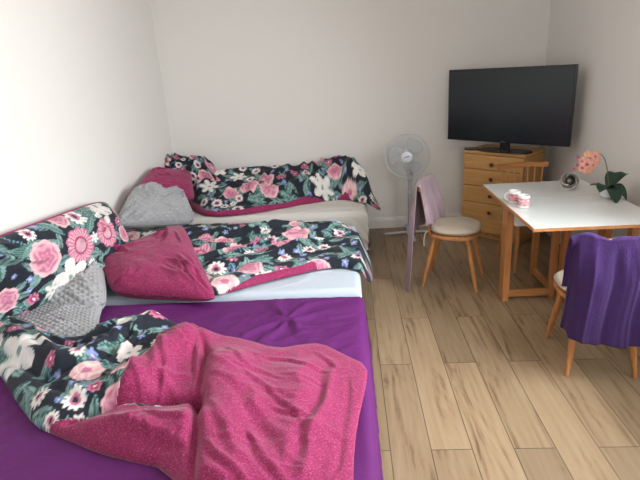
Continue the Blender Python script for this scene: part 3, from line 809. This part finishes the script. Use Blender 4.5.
pillow('cushion', PX(110, 228, -1.76), PY(198, 224, 3.90), PY(184, 194, 4.12), PX(134, 184, -1.72), .20, 'grey quilted cushion between the middle duvet and the far bed', 'cushion', 'quilt', seed=7, wr=.022, ears=.03, rnd_c=.16)
pillow('cushion', P3(36, 312, .50), P3(108, 310, .50), P3(104, 264, .58), P3(64, 270, .58), .17, 'grey quilted cushion in front of the large floral pillow', 'cushion', 'quilt', seed=8, wr=.014, ears=.0, rnd_c=.2)
pillow('cushion', P3(-34, 352, .49), P3(100, 340, .49), P3(106, 302, .49), P3(-6, 300, .50), .10, 'grey quilted cushion half under the duvet of the near bed', 'cushion', 'quilt', seed=9, wr=.008)

# ------------------------------------------------------------------ chest of drawers
CA = R(-44)
cx, cy = 1.105, 4.857                           # front left corner
chest = empty('chest_of_drawers', (cx, cy, 0), CA)
tag(chest, 'light wood chest with round dark knobs, set diagonally in the corner', 'chest of drawers')
CW, CD, CH = .60, .40, .85
MB().box((CW/2, CD/2+.006, .07+(CH-.10)/2), (CW-.004, CD-.02, CH-.10)).build('body', M_CHESTV, chest, bevel=.003)
MB().box((CW/2, CD/2, CH-.0125), (CW+.006, CD+.004, .025)).build('top', M_CHEST, chest, bevel=.004)
MB().box((CW/2, CD/2+.02, .035), (CW-.06, CD-.06, .07)).build('plinth', M_CHESTV, chest, bevel=.003)
zz = [.078, .262, .408, .548, .685, .822]
zz = [.075, .365, .525, .685, .822]
for k in range(4):
    z0, z1 = zz[k], zz[k+1]
    dr = MB().box((CW/2, -.004, (z0+z1)/2), (CW-.006, .02, z1-z0-.006)).build('drawer', M_CHEST, chest, bevel=.003)
    MB().lathe([(.008, 0), (.008, .008), (.016, .014), (.018, .022), (.013, .029), (0, .031)], (CW/2, -.0135, z1-.082), 18, rot=Matrix.Rotation(R(90), 3, 'X')).build('knob', M_KNOB, dr, smooth=True)

# ------------------------------------------------------------------ television
TW, TH = 1.156, .645
tv = empty('television', (1.393, 4.63, CH+.002), R(-44))
tag(tv, 'large black flat screen television standing on the corner chest', 'television')
TZ = .935-CH-.002
MB().box((0, .018, TZ+TH/2), (TW, .03, TH)).build('bezel', M_TVB, tv, bevel=.004)
MB().box((0, .055, TZ+TH*.42), (TW*.62, .05, TH*.6)).build('back_housing', M_TVB, tv, bevel=.012)
MB().box((0, .0015, TZ+TH/2+.006), (TW-.022, .004, TH-.034)).build('screen', M_SCREEN, tv)
MB().box((0, .0, TZ+.008), (.05, .003, .005)).build('maker_badge', plain('badge_grey', (.12, .12, .13), .3), tv)
MB().box((0, .045, TZ/2+.02), (.09, .03, TZ+.05)).build('neck', M_TVB, tv, bevel=.006)
mb = MB(); N_ = 36
pr = [(math.copysign(abs(math.cos(a))**.55, math.cos(a))*.25, math.copysign(abs(math.sin(a))**.7, math.sin(a))*.105+.045) for a in [2*math.pi*k/N_ for k in range(N_)]]
vs = [(x, y, 0) for x, y in pr]+[(x*.97, (y-.045)*.94+.045, .014) for x, y in pr]
mb.add(vs, [(k, (k+1) % N_, (k+1) % N_+N_, k+N_) for k in range(N_)]+[tuple(range(N_-1, -1, -1)), tuple(range(N_, 2*N_))])
mb.build('stand_foot', M_TVB, tv, bevel=.003)
# remote controls at the left end of the stand
rc = Vector((1.172, 4.857, CH+.0125))
rem = empty('remote_control', rc, R(-20))
tag(rem, 'small black remote control at the left end of the chest top', 'remote control')
MB().box((0, 0, .0), (.13, .040, .019)).build('casing', M_TVB, rem, bevel=.006)
mb = MB()
for i in range(6):
    for j in range(2): mb.box((-.05+i*.018, -.008+j*.016, .0105), (.008, .007, .003))
mb.build('buttons', plain('remote_buttons', (.10, .10, .11), .5), rem)

# ------------------------------------------------------------------ chairs
def make_chair(loc, rz, label):
    ch = empty('spindle_chair', (loc[0], loc[1], 0), rz)
    tag(ch, label, 'chair', 'beech spindle back chairs around the table')
    # seat: rounded trapezoid, slightly dished
    N_ = 48; ring = []
    for k in range(N_):
        a = 2*math.pi*k/N_
        c, s = math.cos(a), math.sin(a)
        x = math.copysign(abs(c)**.72, c)*(.205+.012*s); y = math.copysign(abs(s)**.72, s)*.195
        ring.append((x, y))
    mb = MB()
    lay = [(.90, .405), (.985, .412), (1.0, .424), (.985, .434), (.92, .438)]
    vs = [(x*f, y*f, z) for f, z in lay for x, y in ring]
    fs = [(i*N_+k, i*N_+(k+1) % N_, (i+1)*N_+(k+1) % N_, (i+1)*N_+k) for i in range(4) for k in range(N_)]
    fs += [tuple(range(N_-1, -1, -1)), tuple(4*N_+k for k in range(N_))]
    mb.add(vs, fs).build('seat', M_BEECHX, ch, smooth=True)
    for sx in (-1, 1):
        for sy, fy in ((-1, -.205), (1, .205)):
            a = Vector((sx*.125, sy*.120, .408)); b_ = Vector((sx*.172, fy, 0.0))
            rr = [.0125, .0145, .0175, .0185, .0165, .0125, .0105]
            MB().tube([a.lerp(b_, t) for t in (0, .12, .3, .5, .7, .9, 1)], rr, 14).build('leg', M_BEECH, ch, smooth=True)
    for k in range(7):
        t = (k-3)/3; x0 = t*.135; x1 = t*.178
        a = Vector((x0, -.155-.012*(1-t*t), .436)); b_ = Vector((x1, -.224-.028*(1-t*t), .775))
        MB().tube([a, a.lerp(b_, .35), a.lerp(b_, .7), b_], [.0065, .0085, .0075, .006], 10).build('spindle', M_BEECH, ch, smooth=True)
    # crest rail: curved comb with flared ears
    mb = MB(); vs = []; n = 26
    for k in range(n+1):
        t = -1+2*k/n
        x = t*.215; y = -.226-.030*(1-t*t)+.012*abs(t)**6
        zt = .812-.010*(t*t)+.012*abs(t)**8; zb = .762+.006*(1-t*t)-.0*t
        if abs(t) > .9: zb += (abs(t)-.9)*.16
        th = .010
        for (dy, z) in ((-th, zb+.004), (-th, zt-.004), (-.004, zt), (.004, zt), (th, zt-.004), (th, zb+.004), (.004, zb), (-.004, zb)):
            vs.append((x, y+dy, z))
    fs = [(i*8+k, i*8+(k+1) % 8, (i+1)*8+(k+1) % 8, (i+1)*8+k) for i in range(n) for k in range(8)]+[tuple(range(8)), tuple(n*8+k for k in range(7, -1, -1))]
    mb.add(vs, fs).build('crest_rail', M_BEECHX, ch, smooth=True)
    return ch
def seat_cushion(loc, rz, label):
    o = empty('seat_cushion', (loc[0], loc[1], .4395), rz)
    tag(o, label, 'cushion', 'beige round edged seat cushions')
    n = 72; lv = []
    prof = [(.0, 0), (.86, 0), (.96, .008), (.995, .020), (1.0, .024), (.995, .028), (.965, .039), (.9, .045), (.7, .050), (.35, .048), (0, .046)]
    vs = []
    for f, z in prof:
        for k in range(n):
            a = 2*math.pi*k/n; c, s = math.cos(a), math.sin(a)
            x = math.copysign(abs(c)**.78, c)*.203*f; y = math.copysign(abs(s)**.78, s)*.185*f+.012
            vs.append((x, y, z+.003*math.sin(5*a+rz*7)*(z > .01)*f))
    m = len(prof)
    MB().add(vs, [(i*n+k, i*n+(k+1) % n, (i+1)*n+(k+1) % n, (i+1)*n+k) for i in range(m-1) for k in range(n)]).build('pad', M_CUSH, o, smooth=True, auto=80)
    pts = []
    for k in range(n+1):
        a = 2*math.pi*k/n; c, s = math.cos(a), math.sin(a)
        pts.append((math.copysign(abs(c)**.78, c)*.206, math.copysign(abs(s)**.78, s)*.188+.012, .024+.002*math.sin(5*a+rz*7)))
    MB().tube(pts, .004, 6, cap=False).build('piping', plain('cushion_piping', (.40, .33, .25), .9), o, smooth=True)
    for sx in (-1, 1):
        MB().tube([(sx*.15, -.165, .02), (sx*.172, -.186, .0), (sx*.165, -.197, -.05), (sx*.175, -.192, -.10)], .004, 6).build('tie', M_CUSH, o, smooth=True)
    return o
A1 = math.atan2(-.36, .93)-math.pi/2
C1 = (.790, 3.735); make_chair(C1, A1, 'chair beside the fan with a lilac towel over its back')
seat_cushion(C1, A1, 'beige seat cushion on the chair with the lilac towel')
C2 = (1.475, 4.07); A2 = math.pi+R(3); make_chair(C2, A2, 'chair behind the white table in front of the chest')
seat_cushion(C2, A2, 'beige seat cushion on the chair behind the table')
C3 = (1.335, 2.60); A3 = R(-6); make_chair(C3, A3, 'chair nearest the camera with a purple towel over its back')
seat_cushion(C3, A3, 'pale seat cushion on the chair with the purple towel')

def towel(name, loc, rz, t0, t1, outer, inner, mat, label, foldf, top=.852, slope=0.0, bumpz=0.0, n=90, m=120, thick=.006):
    """cloth hung over the crest rail; t along the rail, s from outer hem over the rail to inner hem; local chair coords"""
    o = empty(name, (loc[0], loc[1], 0), rz)
    tag(o, label, 'towel')
    T_ = np.linspace(t0, t1, n); S = np.linspace(0, 1, m)
    T2, S2 = np.meshgrid(T_, S, indexing='ij')
    out = outer(T2); inn = inner(T2); cap = .035
    L = out+inn+cap; q = S2*L
    tt = T2/.215
    yr = -.226-.030*(1-np.clip(tt, -1, 1)**2); zr = top-.010*tt**2+bumpz*(np.exp(-((T2+.165)/.05)**2)-.55*np.exp(-((T2+.065)/.03)**2))
    # outer part
    g = .017
    so = q < out; si = q > out+cap
    f = np.clip((q-out)/cap, 0, 1); ang = math.pi*f
    Y = yr-g*np.cos(ang); Z = zr+g*.55*np.sin(ang)-.004
    do = np.where(so, out-q, 0); di = np.where(si, q-out-cap, 0)
    Z = Z-do-di
    dd = do+di
    fy, fx = foldf(T2, dd, so)
    lean_o = .10*0
    Y = Y+np.where(so, -fy, 0)+np.where(si, fy, 0)
    Y = Y+np.where(si, -0.0, 0)
    X = T2+fx
    # the back leans: inner flap lies on the spindles, outer hangs plumb
    Y = Y+np.where(si, np.clip(di, 0, .4)*.22, 0)
    ob = grid_obj('towel_cloth', X, Y, np.maximum(Z, .012), mat, o, solid=thick)
    return o
def fold3(T2, dd, so):
    a = sstep(0, .25, dd)
    fy = a*(.020*folds(T2, dd*.25, 90, .05, .6, 71, 1.6)+.012*np.sin(T2*42+dd*2)+.01)+.004*vnoise(T2*30, dd*6, 3)
    fx = .010*a*np.sin(dd*9+T2*5)
    fy = fy-np.where(so, np.clip(-.195-T2, 0, 1)*2.4*sstep(0, .12, dd), 0)
    fx = fx+np.where(so, np.clip(-.195-T2, 0, 1)*.5*sstep(0, .12, dd), 0)
    return fy, fx
purple = towel('towel', C3, A3, -.235, .245, lambda t: .572+.010*np.sin(t*9)+.006*np.sin(t*31)-.03*sstep(-.19, -.21, t), lambda t: .30+0*t, M_TOWELP, 'purple bath towel draped over the back of the near chair', fold3, top=.818, bumpz=.022)
def fold1(T2, dd, so):
    a = sstep(0, .25, dd)
    fy = a*(.028*folds(T2, dd*.3, 90, .06, .5, 81, 1.6)+.010*np.sin(T2*50))
    fx = .012*a*np.sin(dd*7)+np.where(so, .13*dd*sstep(.0, .1, T2), 0)
    fy = fy+np.where(so, .045*dd, 0)
    return fy, fx
lilac = towel('towel', C1, A1, -.235, .225, lambda t: .40+.385*sstep(.03, .07, t)+.02*np.sin(t*40), lambda t: .345-.06*sstep(.14,.2,t)+.01*np.sin(t*30), M_TOWELL, 'lilac towel hanging over the chair back by the fan down to the floor', fold1, top=.825)

# ------------------------------------------------------------------ table
TX0, TX1, TY0, TY1, TZt = 1.032, 1.790, 2.765, 3.892, .74
tb = empty('drop_leaf_table', ((TX0+TX1)/2, (TY0+TY1)/2, 0))
tag(tb, 'white topped gateleg table with wooden edges and open frame legs', 'table')
for nm, a, b_ in (('front_leaf', TY0, 3.268), ('centre_strip', 3.271, 3.429), ('back_leaf', 3.432, TY1)):
    lf = MB().box(((TX0+TX1)/2, (a+b_)/2, TZt-.0095), (TX1-TX0-.008, b_-a-(.004 if nm != 'centre_strip' else 0), .019)).build(nm, M_LAM, tb)
    MB().box((TX0+.002, (a+b_)/2, TZt-.0105), (.004, b_-a, .0185)).build('edge_band', M_BEECHX, lf)
    e = MB(); e.box((TX1-.002, (a+b_)/2, TZt-.0105), (.004, b_-a, .0185))
    if nm == 'front_leaf': e.box(((TX0+TX1)/2, a+.002, TZt-.0105), (TX1-TX0-.008, .004, .0185))
    if nm == 'back_leaf': e.box(((TX0+TX1)/2, b_-.002, TZt-.0105), (TX1-TX0-.008, .004, .0185))
    e.build('edge_band', M_BEECHX, lf)
zt = TZt-.0205
def post(x, y, wx, wy, z0=0, z1=zt): return MB().box((x, y, (z0+z1)/2), (wx, wy, z1-z0)).build('leg', M_BEECH, tb, bevel=.003)
post(1.085, 3.385, .045, .10); post(1.735, 3.36, .045, .10)
post(1.425, 3.40, .04, .045); post(1.475, 3.36, .04, .06)
MB().box((1.256, 3.385, .045), (.295, .03, .05)).build('rail', M_BEECHX, tb, bevel=.003)
MB().box((1.60, 3.36, .045), (.205, .03, .05)).build('rail', M_BEECHX, tb, bevel=.003)
MB().box((1.41, 3.35, .64), (.60, .10, .12)).build('apron', M_LAM, tb, bevel=.002)
# gate swung to the back
post(1.44, 3.80, .04, .055)
MB().box((1.44, 3.597, .045), (.028, .345, .05)).build('rail', M_BEECH, tb, bevel=.003)
MB().box((1.44, 3.597, .69), (.028, .345, .05)).build('rail', M_BEECH, tb, bevel=.003)
# gate swung to the front
post(1.70, 2.97, .04, .05)
MB().box((1.70, 3.153, .045), (.028, .31, .05)).build('rail', M_BEECH, tb, bevel=.003)
MB().box((1.70, 3.153, .69), (.028, .31, .05)).build('rail', M_BEECH, tb, bevel=.003)
at_world(tb)

# ------------------------------------------------------------------ mugs
def mug_mat(seed):
    m, nt, ln, b = new_mat('printed_mug')
    tc = nt.new('ShaderNodeTexCoord'); v = nt.new('ShaderNodeTexVoronoi'); v.inputs['Scale'].default_value = 38; v.inputs['Randomness'].default_value = .8
    ln.new(tc.outputs['Object'], v.inputs['Vector'])
    r = nt.new('ShaderNodeValToRGB'); e = r.color_ramp.elements; r.color_ramp.interpolation = 'CONSTANT'
    e[0].position = 0; e[0].color = (.50, .10, .14, 1); e[1].position = .74; e[1].color = (.72, .73, .74, 1)
    x = e.new(.34); x.color = (.66, .32, .34, 1)
    ln.new(v.outputs['Distance'], r.inputs[0])
    s = nt.new('ShaderNodeSeparateXYZ'); ln.new(tc.outputs['Object'], s.inputs[0])
    lo = nt.new('ShaderNodeMath'); lo.operation = 'GREATER_THAN'; lo.inputs[1].default_value = .016; ln.new(s.outputs[2], lo.inputs[0])
    hi = nt.new('ShaderNodeMath'); hi.operation = 'LESS_THAN'; hi.inputs[1].default_value = .066; ln.new(s.outputs[2], hi.inputs[0])
    mu = nt.new('ShaderNodeMath'); mu.operation = 'MULTIPLY'; ln.new(lo.outputs[0], mu.inputs[0]); ln.new(hi.outputs[0], mu.inputs[1])
    mx = nt.new('ShaderNodeMix'); mx.data_type = 'RGBA'; mx.inputs[6].default_value = (.78, .78, .76, 1)
    ln.new(mu.outputs[0], mx.inputs[0]); ln.new(r.outputs[0], mx.inputs[7]); ln.new(mx.outputs[2], b.inputs['Base Color'])
    b.inputs['Roughness'].default_value = .2
    return m
MM = mug_mat(1)
def mug(x, y, rz, label):
    o = empty('mug', (x, y, TZt+.001), rz); tag(o, label, 'mug', 'white mugs with pink print on the table')
    MB().lathe([(0, 0), (.030, 0), (.034, .003), (.037, .012), (.038, .080), (.0365, .082), (.035, .080), (.034, .010), (0, .008)], n=36).build('body', MM, o, smooth=True)
    MB().tube([(.036+.026*math.sin(a), 0, .042+.026*math.cos(a)) for a in [math.pi*k/10 for k in range(11)]], .0055, 10).build('handle', M_WHITECER, o, smooth=True)
    return o
mug(1.100, 3.330, R(165), 'pink printed mug standing behind, its handle to the left')
mug(1.118, 3.205, R(75), 'pink printed mug standing nearer the front of the table')

# ------------------------------------------------------------------ tilted silver glass votive
vo = empty('candle_holder', (1.572, 3.61, TZt+.001)); tag(vo, 'tilted round silver mottled glass candle holder on the back leaf', 'candle holder')
rot = Matrix.Rotation(R(-62), 3, 'X') @ Matrix.Rotation(R(20), 3, 'Y')
rot = Matrix.Rotation(R(-70), 3, Vector((-.95, .35, 0)).normalized())
pr = [(.0, -.058), (.020, -.056), (.040, -.044), (.055, -.022), (.060, 0), (.056, .022), (.045, .040), (.036, .048), (.034, .050), (.032, .046), (.042, .036), (.052, .018), (.056, 0), (.050, -.022), (.035, -.042), (0, -.053)]
MB().lathe(pr, (0, 0, .060), 36, rot=rot).build('bowl', M_SILVER, vo, smooth=True, auto=70)
mb = MB()
for k in range(3):
    pts = []
    for i in range(25):
        a = i/24*math.pi*1.3+k*2.1; ph = -.9+i/24*1.9
        pts.append(rot @ Vector((.0605*math.cos(ph)*math.cos(a), .0605*math.cos(ph)*math.sin(a), .0605*math.sin(ph)))+Vector((0, 0, .060)))
    mb.tube(pts, .0035, 6)
mb.build('swirl_band', plain('silver_band', (.8, .8, .78), .25, metal=.6), vo, smooth=True)

# ------------------------------------------------------------------ orchid
oc = empty('potted_orchid', (1.715, 3.345, TZt+.001)); tag(oc, 'pink orchid with dark leaves in a white bowl by the right wall', 'plant')
MB().lathe([(0, 0), (.030, 0), (.036, .003), (.052, .020), (.060, .045), (.058, .070), (.055, .073), (.053, .068), (.054, .045), (.045, .022), (0, .018)], n=36).build('pot', M_WHITECER, oc, smooth=True)
MB().lathe([(0, .058), (.040, .060), (.0535, .056), (.053, .045), (0, .044)], n=24).build('moss', plain('dark_moss', (.03, .035, .015), .95, nscale=60, nstr=1), oc, smooth=True)
def leaf(L, W, az, up, droop, base=(0, 0, .062)):
    n, m = 18, 9; vs = []; fs = []
    ca, sa = math.cos(az), math.sin(az)
    for i in range(n+1):
        t = i/n; w = W*math.sin(math.pi*min(1, t*.93+.05))**.6*(1 if t < .9 else (1-t)/.1*.8+.2)
        rad = L*t; z = up*math.sin(t*math.pi*.6)-droop*t*t
        for j in range(m):
            s = -1+2*j/(m-1)
            x = rad; y = s*w; zz_ = z+.25*w*abs(s)**1.5
            vs.append((base[0]+x*ca-y*sa, base[1]+x*sa+y*ca, base[2]+zz_))
    for i in range(n):
        for j in range(m-1): fs.append((i*m+j, i*m+j+1, (i+1)*m+j+1, (i+1)*m+j))
    o = MB().add(vs, fs).build('leaf', M_LEAF, oc, smooth=True, auto=180)
    s = o.modifiers.new('solid', 'SOLIDIFY'); s.thickness = .003; return o
leaf(.145, .050, R(-95), .06, .13); leaf(.125, .048, R(-140), .06, .06); leaf(.12, .045, R(8), .09, .0); leaf(.12, .046, R(-50), .06, .12); leaf(.135, .020, R(188), .035, .0)
leaf(.11, .042, R(50), .09, .0)
# stem arches to the left
st = [Vector(p) for p in [(0, 0, .06), (-.012, .0, .13), (-.028, .0, .20), (-.052, .0, .265), (-.085, .0, .295), (-.125, .0, .295), (-.160, -.005, .275), (-.19, -.005, .245)]]
def catmull(p, n=6):
    q = []
    P_ = [p[0]]+p+[p[-1]]
    for i in range(1, len(P_)-2):
        for k in range(n):
            t = k/n; a, b_, c, d_ = P_[i-1:i+3]
            q.append(.5*((2*b_)+(c-a)*t+(2*a-5*b_+4*c-d_)*t*t+(3*b_-a-3*c+d_)*t**3))
    q.append(p[-1]); return q
stc = catmull(st); MB().tube(stc, [.0032]*len(stc), 8).build('stem', M_STEM, oc, smooth=True)
rnd = random.Random(4)
def blossom(c, d, s):
    c = Vector(c); d = Vector(d).normalized(); q = d.to_track_quat('Z', 'Y').to_matrix(); mb = MB()
    for k in range(5):
        a = k*2*math.pi/5+.3; L = s*(1.0 if k in (0, 2, 3) else 1.1); W = s*(.40 if k in (0, 2, 3) else .55)
        vs = []; n = 8; m = 5
        for i in range(n+1):
            t = i/n; w = W*math.sin(math.pi*(t*.88+.06))**.7
            for j in range(m):
                u = -1+2*j/(m-1); x = L*t; y = u*w; z = .18*s*math.sin(t*2.6)-.12*w*u*u
                vs.append(c+q @ Vector((x*math.cos(a)-y*math.sin(a), x*math.sin(a)+y*math.cos(a), z)))
        mb.add(vs, [(i*m+j, i*m+j+1, (i+1)*m+j+1, (i+1)*m+j) for i in range(n) for j in range(m-1)])
    fl_ = mb.build('blossom', M_PETAL, oc, smooth=True, auto=180)
    sm = fl_.modifiers.new('solid', 'SOLIDIFY'); sm.thickness = .0015
    mb = MB(); mb.lathe([(0, 0), (.20*s, .05*s), (.24*s, .22*s), (.14*s, .4*s), (0, .44*s)], c, 12, rot=q)
    mb.build('lip', M_LIP if rnd.random() < .5 else M_YELL, fl_, smooth=True)
for c, d, s in [((-.120, -.012, .280), (-.2, -1, .1), .036), ((-.150, -.010, .268), (-.5, -.8, .3), .034), ((-.165, -.016, .235), (-.4, -.9, -.1), .038), ((-.195, -.012, .255), (-.8, -.6, .2), .030),
                ((-.135, -.018, .230), (.1, -1, 0), .036), ((-.195, -.018, .215), (-.5, -.9, -.2), .034), ((-.155, -.02, .200), (0, -.9, -.4), .034), ((-.105, -.012, .255), (.3, -.9, 0), .030), ((-.165, -.01, .300), (-.2, -.6, .6), .026)]:
    blossom(c, d, s)
for p in [(-.225, -.012, .285), (-.245, -.012, .205), (-.222, -.012, .232)]:
    MB().lathe([(0, -.013), (.008, -.006), (.009, .003), (0, .013)], p, 10).build('bud', M_LIP, oc, smooth=True)

# ------------------------------------------------------------------ pedestal fan
fan = empty('pedestal_fan', (.60, 4.93, 0)); tag(fan, 'white pedestal fan with translucent blades by the back wall', 'fan')
FH = (-.045, -.16, .838)
pole = MB().lathe([(.022, .02), (.022, .42), (.024, .425), (.024, .45), (.017, .455), (.017, .70)], (0, 0, 0), 20); pole.build('pole', M_FANG, fan, smooth=True)
MB().box((0, -.028, .655), (.060, .045, .17)).build('control_box', M_FANG, fan, bevel=.012, seg=3)
MB().box((0, -.0525, .665), (.020, .006, .045)).build('switch', M_TVB, fan, bevel=.002)
MB().tube([(0, 0, .69), (0, -.01, .76), (-.01, -.03, .80)], [.022, .024, .026], 14).build('tilt_joint', M_FANG, fan, smooth=True)
dirf = Vector((-.18, -1, .0)).normalized(); qf = dirf.to_track_quat('Z', 'Y').to_matrix(); hc = Vector(FH)
MB().lathe([(0, -.15), (.040, -.145), (.052, -.11), (.055, -.05), (.045, -.03), (0, -.03)], hc, 24, rot=qf).build('motor', M_FANP, fan, smooth=True)
for k in range(3):
    mb = MB(); a0 = k*2*math.pi/3+.75; n = 12; m = 9; vs = []
    for i in range(n+1):
        t = i/n; rr_ = .035+.135*t; half = .30+.42*math.sin(math.pi*(.15+.72*t))
        for j in range(m):
            u = -1+2*j/(m-1); a = a0+u*half+.25*t
            vs.append(hc+qf @ Vector((rr_*math.cos(a), rr_*math.sin(a), -.006+.018*u)))
    mb.add(vs, [(i*m+j, i*m+j+1, (i+1)*m+j+1, (i+1)*m+j) for i in range(n) for j in range(m-1)])
    o = mb.build('blade', M_GLASS, fan, smooth=True, auto=180); s = o.modifiers.new('solid', 'SOLIDIFY'); s.thickness = .002
MB().lathe([(0, -.02), (.036, -.02), (.036, .012), (0, .016)], hc, 24, rot=qf).build('blade_hub', M_FANP, fan, smooth=True)
def cage(name, zf, depth, spokes, rings):
    mb = MB(); RR = .208
    def pt(r_, a):
        z = zf+depth*(1-(r_/RR)**2.4)
        return hc+qf @ Vector((r_*math.cos(a), r_*math.sin(a), z))
    for k in range(spokes):
        a = 2*math.pi*k/spokes
        mb.tube([pt(r_, a+.35*(r_-.04)/RR) for r_ in (.04, .08, .12, .16, .19, RR)], .0010, 4, cap=False)
    for r_ in rings:
        mb.tube([pt(r_, 2*math.pi*k/48) for k in range(49)], .0008, 4, cap=False)
    return mb.build(name, M_FANP, fan, smooth=True)
cage('front_grille', .0, .055, 90, (.09, .15)); cage('back_grille', .0, -.075, 60, (.09, .15))
mb = MB(); mb.tube([hc+qf @ Vector((.208*math.cos(2*math.pi*k/56), .208*math.sin(2*math.pi*k/56), 0)) for k in range(57)], .0042, 8, cap=False)
mb.build('rim', M_FANP, fan, smooth=True)
bd = MB().lathe([(0, .050), (.050, .050), (.051, .056), (.042, .061), (0, .063)], hc, 28, rot=qf).build('badge', plain('badge_white', (.72, .74, .80), .3), fan, smooth=True)
mb = MB()
for i in range(4):
    mb.box(hc+qf @ Vector((-.018+i*.012, -.003+i*.0035, .0640)), (.010, .0022, .0065), rot=Matrix.Rotation(R(-16), 3, 'Y'))
mb.build('badge_lettering', M_TVB, bd)
# cross base
for nm, a in (('foot', 183), ('foot', 3), ('foot', 93), ('foot', 273)):
    v = Vector((math.cos(R(a)), math.sin(R(a)), 0))
    MB().tube([v*.02+Vector((0, 0, .030)), v*.12+Vector((0, 0, .027)), v*.25+Vector((0, 0, .022)), v*.262+Vector((0, 0, .020))], [.017, .017, .016, .010], 10, flat=.8).build('foot', M_FANG, fan, smooth=True)
MB().lathe([(0, .008), (.040, .008), (.042, .045), (.028, .075), (.024, .08), (0, .08)], (0, 0, 0), 24).build('base_hub', M_FANG, fan, smooth=True)
